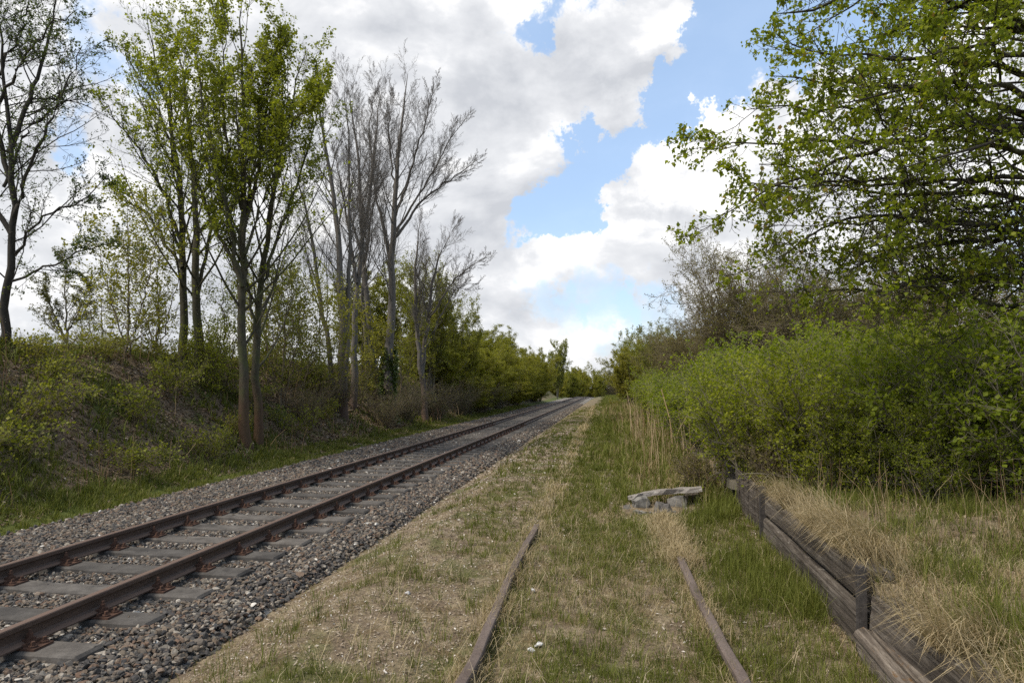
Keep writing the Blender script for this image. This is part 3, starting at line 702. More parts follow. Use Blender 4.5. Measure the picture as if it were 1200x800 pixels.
def tree_parts(stems, levels, bark, leaf=None, leafmat=None, trunk_levels=1, k0=18, jit=.03, bias=None):
    """stems: list of (points, r_base, r_tip) -> (trunk Acc, crown Acc). levels: branch orders"""
    ta, ca = Acc(), Acc()
    Ps = np.stack([resample(p, k0) for p, _, _ in stems]); jn = rng.normal(size=Ps.shape)*jit; jn[:, 0] = 0; Ps = Ps+jn
    t = np.linspace(0, 1, k0)
    Rs = np.stack([np.maximum(a*(1-t)**.85+b, b)*(1+.18*np.exp(-t*25)*(1 if a > .03 else 0)) for _, a, b in stems])
    tubes(ta, Ps, Rs, 9)
    allP = [(Ps, Rs)]; cur = (Ps, Rs)
    for li, sp in enumerate(levels):
        P, Rr = grow_level(cur[0], cur[1], sp, bias if li < 2 else None)
        tubes(ta if li < trunk_levels else ca, P, Rr, sp.get('sides', 5 if li == 0 else (4 if li == 1 else 3)))
        cur = (P, Rr)
        if leaf and li in leaf['on']: leaf_quads(ca, P, leaf)
    if leaf and 'stem' in leaf['on']: leaf_quads(ca, Ps, leaf)
    return ta, ca

tb_ref = None
def make_tree(name, label, cat, base, stems, levels, bark, leaf=None, leafmat=None, group=None, **k):
    base = np.asarray(base, float); b0 = base.copy(); k_ = 1.0
    if True:
        for k_ in np.linspace(1, 1.5, 51):                # slide the foot back until it stands on the slope
            base = CAMP+(b0-CAMP)*k_
            if base[2] <= float(gz(base[0], base[1]))+.02: break
    base[2] = float(gz(base[0], base[1])); k_ = min(k_, 1.25)
    st = []
    for p, a, b in stems:
        p = np.asarray(p, float)-b0
        if np.linalg.norm(p[0]) < .35: p[0] = (0, 0, -.15)
        st.append((p*k_, a*k_, b))
    ta, ca = tree_parts(st, levels, bark, leaf, leafmat, **k)
    t = thing(name, label, cat, tuple(base), 0, group)
    ta.build('trunk', [M[bark]], t, smooth=True)
    if ca.n: ca.build('crown', [M[bark], M[leafmat or 'olive_leaf']], t)
    return t
def stem_px(pts, d, r0, r1=.006, dd=0.0):
    n = len(pts); out = []
    for i, (u, v) in enumerate(pts): out.append(at(u, v, d + dd*i/(n-1) + .12*rng.normal()*(i > 0)))
    out = np.array(out); out[0, 2] -= .12
    return (out, r0, r1)

# branch orders used again and again
UPRIGHT = [dict(n=22, s0=.2, ang=38, len=.42, taper=.68, rr=.42, rmax=.035, k=9, wander=.07, trop=.12, tip=.2),
           dict(n=9, s0=.2, ang=38, len=.42, taper=.5, rr=.5, k=6, wander=.16, trop=.08, tip=.3, rmin=.003),
           dict(n=6, s0=.15, ang=42, len=.45, taper=.4, rr=.6, k=4, wander=.2, trop=.05, tip=.5, rmin=.002)]
BARE = [dict(n=22, s0=.30, ang=31, angsd=9, len=.44, taper=.78, rr=.34, rmax=.032, k=10, wander=.06, trop=.08, tip=.13),
        dict(n=9, s0=.15, ang=31, len=.46, taper=.45, rr=.5, k=7, wander=.08, trop=.05, tip=.25, rmin=.003),
        dict(n=8, s0=.12, ang=33, len=.44, taper=.4, rr=.6, k=5, wander=.11, trop=.04, tip=.5, rmin=.0022),
        dict(n=5, s0=.2, ang=35, len=.5, taper=.3, rr=.7, k=3, wander=.15, trop=.03, tip=.6, rmin=.0018)]

# --- left: crest tree at the picture's edge
d = 14.6
make_tree('crest_tree', 'dark spreading tree with sparse small leaves on the embankment crest at the left edge', 'tree', at(6, 410, d),
          [stem_px([(6, 410), (10, 330), (18, 250), (10, 180), (2, 90), (-2, 10)], d, .085, .008), stem_px([(16, 230), (-8, 140), (-20, 20), (-30, -80)], d, .05, dd=.5), stem_px([(14, 300), (45, 262), (90, 245), (128, 215)], d, .024, dd=.4),
           stem_px([(16, 255), (40, 190), (70, 120), (98, 60)], d, .035, dd=-.6), stem_px([(14, 275), (-40, 200), (-110, 120)], d, .05), stem_px([(4, 220), (30, 165), (62, 130), (100, 118)], d, .03, dd=.7), stem_px([(0, 120), (30, 70), (66, 30), (90, 20)], d, .03, dd=-.7), stem_px([(-2, 90), (25, 40), (40, -10)], d, .03, dd=.3), stem_px([(10, 180), (40, 110), (60, 40), (70, -20)], d, .05, dd=.8), stem_px([(14, 330), (60, 318), (100, 300), (140, 290)], d, .022, dd=-.3)],
          [dict(n=20, s0=.15, ang=50, len=.42, taper=.55, rr=.42, rmax=.018, k=9, wander=.14, trop=.03, tip=.2), dict(n=8, s0=.15, ang=44, len=.42, rr=.5, k=6, wander=.18, trop=.05, tip=.3, rmin=.003), dict(n=5, s0=.1, ang=45, len=.45, rr=.6, k=4, wander=.2, trop=.06, tip=.5, rmin=.0025)],
          'bark_dark', dict(on=(2,), m=5, size=.042, asp=.4, dens=.38, spread=.02, droop=.0), 'dark_leaf')
d = 23
make_tree('slender_tree', 'slender olive leaved tree on the embankment crest beside the dark edge tree', 'tree', at(78, 412, d), [stem_px([(78, 412), (80, 350), (76, 300), (82, 262)], d, .055), stem_px([(79, 370), (60, 330), (48, 290)], d, .05), stem_px([(79, 360), (100, 320), (112, 285)], d, .05)],
          [dict(n=16, s0=.2, ang=45, len=.42, rr=.5, k=7, wander=.14, trop=.06, tip=.25), dict(n=9, s0=.15, ang=42, len=.45, rr=.55, k=5, rmin=.005), dict(n=6, s0=.1, ang=42, len=.45, rr=.6, k=4, rmin=.003)],
          'bark_brown', dict(on=(2,), m=5, size=.07, dens=.7, spread=.04), 'olive_leaf')
# --- left: leafy maples on the slope
LEAFY = dict(on=(2,), m=11, s0=.55, size=.07, asp=.44, dens=.6, twig=.46, spread=.045, droop=-.05)
d = 16.7
make_tree('maple_tree', 'tallest leafy maple on the slope, straight reddish trunk beside its leaning twin', 'tree', at(290, 522, d),
          [stem_px([(290, 522), (284, 420), (284, 300), (286, 180), (282, 70), (284, -4)], d, .125), stem_px([(284, 330), (262, 230), (240, 130), (222, 40)], d, .05, dd=-.6), stem_px([(284, 260), (310, 150), (330, 60)], d, .035, dd=.2), stem_px([(285, 280), (305, 180), (318, 90), (326, 35)], d, .045, dd=.5), stem_px([(284, 240), (262, 150), (262, 60), (266, 20)], d, .04, dd=1.0), stem_px([(284, 330), (240, 240), (205, 150), (192, 50)], d, .04, dd=.3), stem_px([(285, 300), (320, 200), (350, 130), (372, 100)], d, .035, dd=-.3)],
          UPRIGHT, 'bark_maple', dict(LEAFY, z=(2.5, 8.0), dens=.62), 'maple_leaf', trunk_levels=1)
d = 16.2
make_tree('maple_tree', 'leafy maple leaning toward the track beside the tallest straight maple', 'tree', at(303, 520, d),
          [stem_px([(303, 520), (299, 430), (307, 310), (322, 210), (342, 120), (356, 66)], d, .105), stem_px([(306, 330), (338, 240), (365, 160), (378, 100)], d, .04, dd=.6), stem_px([(303, 390), (285, 320), (262, 250), (250, 190)], d, .035, dd=-.8)],
          UPRIGHT, 'bark_maple', dict(LEAFY, z=(2.0, 8.0), dens=.55), 'maple_leaf')
d = 19.5
make_tree('maple_tree', 'leafy maple behind the reddish pair, its fuller crown reaching up', 'tree', at(234, 448, d),
          [stem_px([(234, 448), (231, 350), (228, 260), (222, 170), (215, 100), (205, 45)], d, .13), stem_px([(231, 350), (250, 260), (262, 180), (255, 110)], d, .05, dd=.8)],
          UPRIGHT, 'bark_maple', dict(LEAFY, dens=.55, z=(.5, 7)), 'maple_leaf')
d = 19.9
make_tree('maple_tree', 'half bare maple left of the reddish pair with long bare branches to the left', 'tree', at(214, 446, d),
          [stem_px([(214, 446), (213, 350), (212, 260), (203, 180), (185, 110), (172, 52)], d, .12), stem_px([(213, 300), (185, 230), (150, 180), (118, 140)], d, .05, dd=-.6), stem_px([(213, 330), (170, 270), (125, 240)], d, .045, dd=.4), stem_px([(212, 260), (195, 170), (160, 110), (140, 70)], d, .035)],
          UPRIGHT, 'bark_maple', dict(LEAFY, dens=.5, twig=.15), 'maple_leaf')
SAP = [dict(n=24, s0=.08, ang=48, len=.42, taper=.4, rr=.5, k=7, wander=.15, trop=.05, tip=.25, rmin=.003), dict(n=8, s0=.1, ang=45, len=.48, rr=.55, k=5, wander=.2, trop=.02, rmin=.0025)]
def sapling(u, v, d, top, lab, m=9, size=.07, mat='sapling_leaf', bark='bark_brown', r=.03, dens=.7, lean=0):
    h = v-top
    make_tree('sapling', lab, 'sapling', at(u, v, d), [stem_px([(u, v), (u+lean*.2, v-h*.35), (u+lean*.5, v-h*.7), (u+lean, top)], d, r, .004), stem_px([(u, v-h*.02), (u+lean*.4-h*.16, v-h*.55), (u+lean-h*.22, v-h*.85)], d, r*.6, .004, .4), stem_px([(u, v-h*.03), (u+h*.15, v-h*.6), (u+h*.2, v-h*.9)], d, r*.6, .004, -.4)],
              SAP, bark, dict(on=(1,), m=m, size=size, dens=dens, spread=.05), mat, group='young saplings on the left embankment')
sapling(150, 425, 18, 250, 'widest leafy sapling between the dark edge tree and the half bare maple', 12, .075)
sapling(185, 420, 20.5, 268, 'leafy sapling close behind the half bare maple', 10, .075, dens=.5)
sapling(120, 420, 24, 300, 'thin leafy sapling on the crest next to the slender olive tree', 10, .08, dens=.5)
sapling(262, 455, 17.5, 330, 'low bushy sapling in front of the maple trunks on the slope', 12, .06, 'maple_leaf', dens=.5)
sapling(330, 478, 18.5, 300, 'bushy sapling to the right of the reddish maple pair', 12, .07, dens=.6, lean=12)
sapling(352, 470, 21, 330, 'sapling with yellow green leaves halfway between maples and bare trees', 11, .075, dens=.6)
sapling(375, 475, 23, 345, 'leafy sapling just left of the first crooked bare tree', 11, .08, dens=.7)
sapling(425, 470, 28, 370, 'sapling behind the clump of bare grey trunks', 12, .085, dens=.7)
sapling(470, 470, 29, 350, 'sapling between the ivy clad tree and the reddish forked tree', 12, .085, dens=.7)
sapling(312, 450, 24, 335, 'sapling on the crest seen behind the reddish maple pair', 12, .085, dens=.7)
sapling(245, 455, 15.6, 385, 'smallest bright green sapling low on the slope below the maples', 10, .055, 'maple_leaf', dens=.6, r=.018)

# --- left: bare trees
d = 26
make_tree('bare_tree', 'crooked thin bare tree leaning away from the other grey trunks', 'tree', at(393, 484, d), [stem_px([(393, 484), (386, 420), (375, 350), (366, 280), (350, 215), (338, 170)], d, .11)], BARE, 'bark_grey', group='bare grey trees by the track')
make_tree('bare_tree', 'bare grey tree with a thin twin stem, first of the tall straight trunks', 'tree', at(402, 492, d), [stem_px([(402, 492), (401, 400), (399, 300), (386, 200), (374, 130), (366, 92)], d, .18), stem_px([(404, 440), (409, 370), (410, 270), (408, 180), (404, 100)], d, .10, dd=.3)], BARE, 'bark_grey', group='bare grey trees by the track')
make_tree('bare_tree', 'bare grey tree in the middle of the clump with reddish lower trunk', 'tree', at(413, 478, d+1), [stem_px([(413, 478), (416, 370), (425, 280), (438, 190), (446, 110)], d+1, .14), stem_px([(418, 330), (405, 250), (392, 180)], d+1, .06)], BARE, 'bark_grey', group='bare grey trees by the track')
make_tree('bare_tree', 'bare grey tree leaning left just beside the ivy clad trunk', 'tree', at(444, 484, d+.5), [stem_px([(444, 484), (436, 400), (426, 320), (422, 220), (416, 150), (408, 95)], d+.5, .14)], BARE, 'bark_grey', group='bare grey trees by the track')
make_tree('bare_tree', 'thin reddish bare trunk directly behind the tree leaning left', 'tree', at(437, 470, d+2), [stem_px([(437, 470), (428, 400), (423, 340), (436, 250), (446, 170)], d+2, .10)], BARE, 'bark_grey', group='bare grey trees by the track')
d = 25.5
BIGB = [dict(BARE[0], n=24, s0=.30, len=.42)]+BARE[1:]
ivyt = make_tree('bare_tree', 'tallest bare grey tree with dark ivy wrapped round its lower trunk', 'tree', at(456, 496, d), [stem_px([(456, 496), (455, 440), (457, 380), (460, 300), (463, 220), (470, 140), (478, 88)], d, .19, .01), stem_px([(462, 280), (490, 240), (522, 214), (560, 188)], d, .055, dd=.6), stem_px([(463, 250), (485, 190), (500, 140), (508, 100)], d, .05, dd=-.5), stem_px([(459, 310), (440, 230), (432, 150), (440, 96)], d, .055, dd=.5), stem_px([(462, 270), (500, 215), (530, 160), (545, 140)], d, .045, dd=-.9), stem_px([(464, 230), (455, 160), (458, 110)], d, .04, dd=.9)], BIGB, 'bark_grey', group='bare grey trees by the track')
iv = Acc(); base = at(456, 496, d); n = 2600
zz = rng.random(n); ph = rng.random(n)*6.28; zz = np.where(rng.random(n) < .78, 1.0+2.0*zz+.25*np.sin(ph*2), zz*1.0)
rad = .15+(.04+.22*sstep(.42, .72, vnoise(ph*1.3, zz*1.6, 51)))*rng.random(n)
cx = np.stack([at(455, 470, d)-base, at(455, 440, d)-base, at(457, 400, d)-base, at(457.5, 380, d)-base]); zc = np.interp(zz, cx[:, 2], cx[:, 0]); yc = np.interp(zz, cx[:, 2], cx[:, 1])
Pb = np.stack([zc+rad*np.cos(ph), yc+rad*np.sin(ph), zz], -1); Pq = np.stack([Pb, Pb+np.stack([.1*np.cos(ph), .1*np.sin(ph), 0*ph], -1)], 1)
leaf_quads(iv, Pq, dict(m=2, size=.10, asp=.45, dens=.8, spread=.04, droop=-.5), 0)
iv.build('ivy', [M['ivy_leaf']], ivyt)
d = 25
make_tree('bare_tree', 'forked bare tree with rusty red trunk nearest the track', 'tree', at(499, 494, d), [stem_px([(499, 494), (494, 440), (490, 410), (487, 360), (484, 300), (492, 235)], d, .13), stem_px([(493, 430), (497, 402), (503, 365), (506, 320), (520, 270), (540, 240)], d, .09, dd=.4), stem_px([(503, 360), (530, 318), (558, 292), (580, 282)], d, .04, dd=-.4), stem_px([(499, 395), (522, 350), (540, 320), (565, 318)], d, .035, dd=.7)], BARE, 'bark_grey', group='bare grey trees by the track')

# ------------------------------------------------------------------ shrub kinds, built once and copied
def shrub_parts(h, w, nst, levels, leaf, arch=.35, r=.018, k0=9, seedr=.35):
    stems = []
    for i in range(nst):
        a = rng.random()*6.283; b0 = rng.random()**.5*w*seedr; out = (b0 + w*(.25+.75*rng.random())*.5*(1-seedr)); hh = h*rng.uniform(.62, 1.05)
        p0 = np.array([b0*math.cos(a)*.7, b0*math.sin(a)*.7, -.08]); tip = np.array([out*math.cos(a), out*math.sin(a), hh])
        mid = p0*.45+tip*.55; mid[2] = hh*(.55+arch*.25)
        stems.append((np.array([p0, p0*.8+mid*.2+[0, 0, hh*.12], mid, tip]), r*rng.uniform(.6, 1.2), .003))
    return tree_parts(stems, levels, None, leaf, None, trunk_levels=0, k0=k0, jit=.02)
SHRUB_CACHE = {}
def shrub_kind(key, h, w, nst, levels, leaf, bark, leafmat, **k):
    ta, ca = shrub_parts(h, w, nst, levels, leaf, **k)
    ta.prism((0, 0, -.20), max(.14, w*k.get('seedr', .35)*.78), .14, 14)      # root plate, just under the soil
    root = thing(key, 'tmp', 'shrub'); ta.build('stems', [M[bark]], root); ca.build('crown', [M[bark], M[leafmat]], root)
    return root
USED = set()
TURN = .031
def place(root, name, label, cat, x, y, sx=1, sz=1, rz=0, group=None, dz=0):
    x, y = x-TURN*y, y+TURN*x
    if root.name in USED: o = copy_tree(root)
    else: o = root; USED.add(root.name)
    o.name = name; o.location = (x, y, float(gz(x, y))-.02+dz); o.scale = (sx, sx, sz); o.rotation_euler = (0, 0, rz)
    for kk in ('group',):
        if kk in o and not group: del o[kk]
    USED.add(o.name)
    return tag(o, label, cat, group)
L2 = [dict(n=13, s0=.05, ang=42, len=.42, taper=.35, rr=.55, k=5, wander=.2, trop=.06, tip=.4, rmin=.0022), dict(n=7, s0=.1, ang=45, len=.5, taper=.3, rr=.6, k=4, wander=.22, trop=.04, tip=.5, rmin=.0016)]
near_kinds = [shrub_kind('leafy_shrub', 1.75, 2.3, 46, L2, dict(on=(0, 1), m=7, size=.046, asp=.46, dens=.72, spread=.025, droop=.1), 'bark_light', 'shrub_leaf', arch=.3) for _ in range(3)]
tg = 'green shrubs massed along the old platform'
SHR = [ # x, y, width scale, height scale, label
    (4.65, 7.4, 1.0, .95, 'green shrub at the right edge of the frame, fronting the platform grass', 0),
    (3.95, 8.2, 1.0, .95, 'green shrub above the fallen dry canes on the platform', 1),
    (3.05, 8.9, .85, .82, 'green shrub with bare brown stems low in front, centre of the thicket front', 2),
    (2.45, 10.1, .8, .80, 'green shrub closest to the dark post and board facing', 0),
    (2.7, 11.9, 1.0, .9, None, 1), (4.2, 10.4, 1.15, 1.0, None, 2), (5.6, 9.4, 1.1, 1.05, None, 0), (6.4, 11.2, 1.2, 1.05, None, 1), (3.4, 13.0, 1.1, 1.0, None, 0),
    (5.0, 12.6, 1.25, 1.1, None, 2), (6.9, 8.6, 1.1, 1.0, None, 2), (2.75, 14.6, 1.0, .85, None, 2), (4.0, 15.6, 1.2, 1.05, None, 1), (6.2, 14.6, 1.3, 1.1, None, 0), (7.9, 12.8, 1.3, 1.0, None, 2), (8.2, 10.2, 1.2, 1.0, None, 1),
    (2.9, 17.4, 1.05, .85, None, 0), (4.6, 18.6, 1.3, 1.1, None, 2), (3.05, 20.5, 1.1, .85, None, 1), (7.2, 17.5, 1.4, 1.2, None, 1), (3.3, 24, 1.2, .9, None, 2), (9.6, 14.5, 1.4, 1.05, None, 0), (5.8, 21.5, 1.4, 1.1, None, 0), (3.7, 32, 1.3, .95, None, 0), (4.0, 36.5, 1.3, 1.0, None, 2), (3.4, 28, 1.2, .9, None, 1)]
for i, (x, y, sx, sz, lab, kd) in enumerate(SHR):
    place(near_kinds[kd], 'leafy_shrub', lab or 'green shrub deep in the thicket, merging with others behind the front row', 'shrub', x, y, sx, sz, i*1.9, tg)
for i, (x, y, sx, sz, lab) in enumerate([(2.9, 8.35, .42, .42, 'low leafy shoots at the thicket foot near the far post'), (3.6, 7.6, .45, .40, 'low leafy shoots at the thicket foot in the middle of the platform front'), (4.35, 6.95, .45, .42, 'low leafy shoots at the thicket foot beside the dry canes'), (4.95, 6.7, .5, .5, 'low leafy shoots at the thicket foot cut by the right edge of the frame'), (5.4, 7.0, .6, .6, 'taller leafy shoots at the far right foot of the thicket'), (3.3, 8.1, .5, .55, 'taller leafy shoots before the bare stems of the thicket')]):
    place(near_kinds[i % 3], 'leafy_shoots', lab, 'shrub', x, y, sx, sz, i*2.3, 'low shoots along the thicket foot')
# low yellow-green brambles in front of the board facing
lowk = shrub_kind('low_bramble', .55, 1.3, 16, L2, dict(on=(0, 1), m=4, size=.03, asp=.4, dens=.35, spread=.015, droop=.1), 'bark_brown', 'olive_leaf', arch=.5, r=.006, seedr=.12)
place(lowk, 'low_bramble', 'low rusty leaved bramble spilling over the top of the board facing', 'bramble', 2.35, 9.2, .8, 1, 0)
place(lowk, 'low_bramble', 'thin yellowish bramble just behind the right end of the plank', 'bramble', 1.75, 11.0, .9, 1.2, 2)

bankk = [shrub_kind('bank_bramble', .5, 1.7, 7, L2, dict(on=(0, 1), m=4, size=.05, asp=.42, dens=.38, spread=.03, droop=.1), 'bark_brown', 'sapling_leaf', arch=.45, r=.006, seedr=.12) for _ in range(2)]
_pts = [(-9.4, 9.0), (-11.2, 9.6), (-12.1, 11.4), (-10.2, 11.2), (-8.9, 12.2), (-11.6, 13.6), (-9.9, 14.2), (-12.2, 15.6), (-10.6, 16.2), (-9.2, 17.4), (-11.8, 18.2), (-10.2, 19.4), (-9.1, 20.2), (-11.4, 21.6), (-10.4, 23.4), (-12.0, 24.6), (-9.2, 23.0), (-11.0, 27), (-9.8, 29), (-12.3, 29.6), (-8.6, 15.2), (-12.6, 21), (-13.2, 12.8), (-13.4, 14.8), (-13.3, 17.2), (-13.5, 19.6), (-13.2, 23.2), (-12.9, 26.5), (-10.9, 12.6), (-9.6, 10.8)]
for i, (x, y) in enumerate(_pts):
    place(bankk[i % 2], 'bank_bramble', 'low sprawling bramble with sparse young leaves on the leaf strewn embankment slope', 'bramble', x, y, .8+.5*rng.random(), .8+.8*rng.random(), i*1.3, 'brambles on the embankment slope')

# --- right: big brown twiggy shrubs and trees behind the thicket
L3 = [dict(n=12, s0=.15, ang=40, len=.40, taper=.4, rr=.55, k=7, wander=.17, trop=.05, tip=.3, rmin=.006), dict(n=9, s0=.12, ang=42, len=.44, rr=.6, k=5, wander=.2, trop=.03, tip=.4, rmin=.004), dict(n=6, s0=.1, ang=44, len=.5, rr=.65, k=3, wander=.22, rmin=.003)]
L3B = [dict(L3[0], n=14, ang=46, len=.46, trop=.01), dict(L3[1], n=10, ang=48), dict(L3[2], n=7, ang=48)]
brown = [shrub_kind('twiggy_shrub', 5.2, 6.6, 34, L3B, dict(on=(2,), m=4, size=.055, dens=.35, spread=.03), 'bark_brown', 'olive_leaf', arch=.25, seedr=.16, r=.05, k0=11) for _ in range(2)]
green_t = shrub_kind('leafy_bush', 5.0, 4.6, 16, L3, dict(on=(2,), m=6, size=.085, dens=.75, spread=.05), 'bark_brown', 'hedge_leaf', arch=.2, seedr=.16, r=.05, k0=11)
yel_t = shrub_kind('leafy_bush', 5.0, 4.2, 12, L3, dict(on=(2,), m=5, size=.085, dens=.6, spread=.05), 'bark_light', 'sapling_leaf', arch=.15, seedr=.16, r=.05, k0=11)
for i, (x, y, sx, sz, kd, lab) in enumerate([
    (6.5, 26.5, .9, 1.10, 0, 'tallest brown twiggy shrub behind the thicket, darkest against the sky'), (6.0, 31.5, .8, .72, 1, 'brown twiggy shrub with green tips at the left end of the bare shrubs'),
    (8.4, 24.0, 1.0, .95, 1, 'brown twiggy shrub behind the two slim grey trunks'), (11.0, 22, 1.2, .72, 0, 'brown twiggy shrub seen through the lower boughs of the overhanging maple'),
    (13.5, 20, 1.2, .70, 1, 'brown twiggy shrub far right behind the overhanging maple'), (7.6, 37, 1.0, .8, 1, 'lower brown twiggy shrub farther down the line behind the front bare shrubs'), (5.4, 34.5, .72, .62, 0, 'low brown twiggy shrub rising just over the left end of the green thicket'), (5.9, 43, .85, .74, 1, 'brown twiggy shrub in the gap between the front bare shrubs and the olive bushes'), (9.4, 31, 1.0, .95, 0, 'brown twiggy shrub directly behind the tallest one')]):
    place(brown[kd], 'twiggy_shrub', lab, 'shrub', x, y, sx, sz, i*2.1, 'brown twiggy shrubs on the platform side')
for i, (x, y, sx, sz, kd, lab) in enumerate([
    (4.6, 42, .9, .85, 1, 'yellow green bush past the brown twiggy shrubs'), (3.6, 56, .85, .85, 0, 'dark green bush at the left tip of the right hand growth'), (5.6, 60, 1.1, 1.05, 1, 'olive bush behind the dark green tip bush'), (5.5, 50, 1.0, .9, 0, 'green bush between the brown shrubs and the dark green tip bush'),
    (4.2, 78, 1.0, 1.1, 0, 'far bush on the platform side of the line near the vanishing point'), (6.5, 95, 1.2, 1.5, 1, 'taller pale bush farthest along the platform side of the line')]):
    place((green_t, yel_t)[kd], 'leafy_bush', lab, 'bush', x, y, sx, sz, i*1.3, 'bushes far along the platform side')
d = 21
make_tree('slim_tree', 'slim tree with grey trunk rising from the thicket beside the twiggy shrubs', 'tree', at(928, 432, d), [stem_px([(928, 432), (924, 370), (915, 320), (905, 270)], d, .09), stem_px([(926, 400), (940, 350), (950, 290)], d, .05)], BARE[:3], 'bark_grey', dict(on=(2,), m=3, size=.05, dens=.25), 'olive_leaf')
make_tree('slim_tree', 'slim leaning tree with grey trunk left of its straighter neighbour', 'tree', at(905, 430, d-1), [stem_px([(905, 430), (902, 385), (892, 340), (880, 300)], d-1, .06), stem_px([(903, 395), (915, 350), (925, 310)], d-1, .03)], BARE[:3], 'bark_grey', dict(on=(2,), m=3, size=.05, dens=.3), 'olive_leaf')
d = 13.5
make_tree('dark_tree', 'dark trunk rising from the thicket behind the overhanging maple boughs', 'tree', at(1112, 440, d), [stem_px([(1112, 440), (1108, 380), (1105, 320), (1102, 250), (1095, 180), (1090, 120)], d, .16), stem_px([(1106, 310), (1085, 270), (1060, 240)], d, .06), stem_px([(1105, 300), (1130, 240), (1140, 180)], d, .06)], BARE[:3], 'bark_dark', dict(on=(2,), m=3, size=.06, dens=.35), 'sapling_leaf')

# --- right: the near maple whose boughs hang into the picture
tb = np.array([6.35, 8.8, .38])
def T(h): return tb + np.array([-.02*h, .02*h, h])
BH = []
def bough(h, tip_uvd, r, sag=.25, mid_uvd=None):
    BH.append(h)
    s = T(h); e = at(*tip_uvd); m = (at(*mid_uvd) if mid_uvd else s*.5+e*.5+np.array([0, 0, sag])) + rng.normal(size=3)*.22
    return (np.array([s, s*.7+m*.3+[0, 0, sag*.3], m, m*.4+e*.6+np.array([0, 0, sag*.35])+rng.normal(size=3)*.12, e]), r*.78, .004)
boughs = [(np.array([T(-.3), T(2), T(4.5), T(7), T(9.5)]), .23, .03),
          bough(3.6, (832, 172, 7.4), .05), bough(4.0, (870, 130, 7.6), .045), bough(3.8, (862, 215, 7.1), .045), bough(4.5, (925, 50, 7.0), .05), bough(3.5, (890, 190, 6.6), .04), bough(4.2, (842, 255, 7.0), .06), bough(5.0, (905, 15, 7.2), .08), bough(2.6, (915, 300, 6.9), .06, .35), bough(2.6, (1000, 365, 6.9), .04, .3), bough(2.3, (1085, 385, 6.7), .04, .25),
          bough(3.0, (940, 205, 7.8), .06), bough(3.7, (905, 90, 7.9), .07), bough(4.6, (985, -40, 7.6), .08), bough(2.9, (1010, 300, 7.8), .05), bough(4.0, (980, 120, 6.4), .06), bough(5.4, (1090, -30, 7.0), .07), bough(2.4, (930, 345, 8.4), .05), bough(2.7, (960, 320, 7.2), .04), bough(2.3, (1030, 350, 6.2), .04), bough(3.1, (960, 260, 6.4), .04), bough(3.3, (1060, 200, 6.0), .05), bough(2.0, (1130, 330, 6.6), .045),
          bough(4.9, (1080, 60, 6.2), .06), bough(5.6, (1040, 20, 8.5), .07),
          (np.array([T(4), T(5.5)+[1.2, .3, .4], T(6.5)+[3, .8, .6]]), .08, .006), (np.array([T(5), T(6)+[.4, 1.5, .4], T(7)+[.8, 3.3, .5]]), .08, .006), (np.array([T(3), T(4)+[.9, -1.2, .4], T(4.6)+[1.6, -3, .5]]), .08, .006), (np.array([T(6.5), T(8)+[-1.2, .3, 0], T(9)+[-2.6, .2, 0]]), .07, .006), (np.array([T(6), T(7.5)+[-.8, -1.2, 0], T(8.5)+[-1.6, -2.3, 0]]), .07, .006)]
NEARL = [dict(n=10, s0=.25, ang=40, len=.36, taper=.68, rr=.5, rmax=.022, k=8, wander=.12, trop=.03, tip=.25, rmin=.004), dict(n=7, s0=.2, ang=42, len=.44, taper=.4, rr=.55, k=6, wander=.15, trop=.05, tip=.4, rmin=.0028), dict(n=4, s0=.2, ang=42, len=.5, taper=.3, rr=.6, k=4, wander=.18, trop=.03, tip=.6, rmin=.002)]
NEARLEAF = dict(on=(1, 2), m=12, s0=.66, size=.047, dens=.62, twig=.56, spread=.032, droop=-.9, lobed=True)
SPARSEL = [dict(NEARL[0], n=15, len=.40, trop=.05), dict(NEARL[1], n=8), dict(NEARL[2], n=4)]
lowb = [b for b, hh in zip(boughs[1:1+len(BH)], BH) if hh < 3.35]; highb = [boughs[0]]+[b for b, hh in zip(boughs[1:1+len(BH)], BH) if hh >= 3.35]+boughs[1+len(BH):]
nm = thing('near_maple', 'large leafy maple at the right with dark boughs hanging into view over the thicket', 'tree', tuple(tb))
nt_, nc_ = Acc(), Acc()
for grp, lv, lf in ((highb, NEARL, NEARLEAF), (lowb, SPARSEL, dict(NEARLEAF, twig=.12))):
    t_, c_ = tree_parts([(np.asarray(p)-tb, a, b) for p, a, b in grp], lv, None, lf, None, k0=18, jit=.03)
    tipP = np.stack([resample(np.asarray(p)-tb, 18) for p, a, b in grp[1 if grp is highb else 0:]])[:, 11:]
    for _ in range(3):
        TP, TR = grow_level(tipP, np.full(tipP.shape[:2], .006), dict(n=6, s0=.05, ang=36, len=.28, taper=.45, rr=.6, k=6, wander=.14, trop=.02, tip=.4, rmin=.0022)); tubes(c_, TP, TR, 3); leaf_quads(c_, TP, dict(lf, m=9, s0=.4, dens=.7, twig=.6 if grp is highb else .24))
    for src, dst in ((t_, nt_), (c_, nc_)):
        for kk in ('V', 'mq', 'mt', 't'): getattr(dst, kk).extend(getattr(src, kk))
        dst.Q.extend(q+dst.n for q in src.Q); dst.T.extend(q+dst.n for q in src.T); dst.n += src.n
nt_.build('trunk', [M['bark_near']], nm, smooth=True); nc_.build('crown', [M['bark_near'], M['near_leaf']], nm)

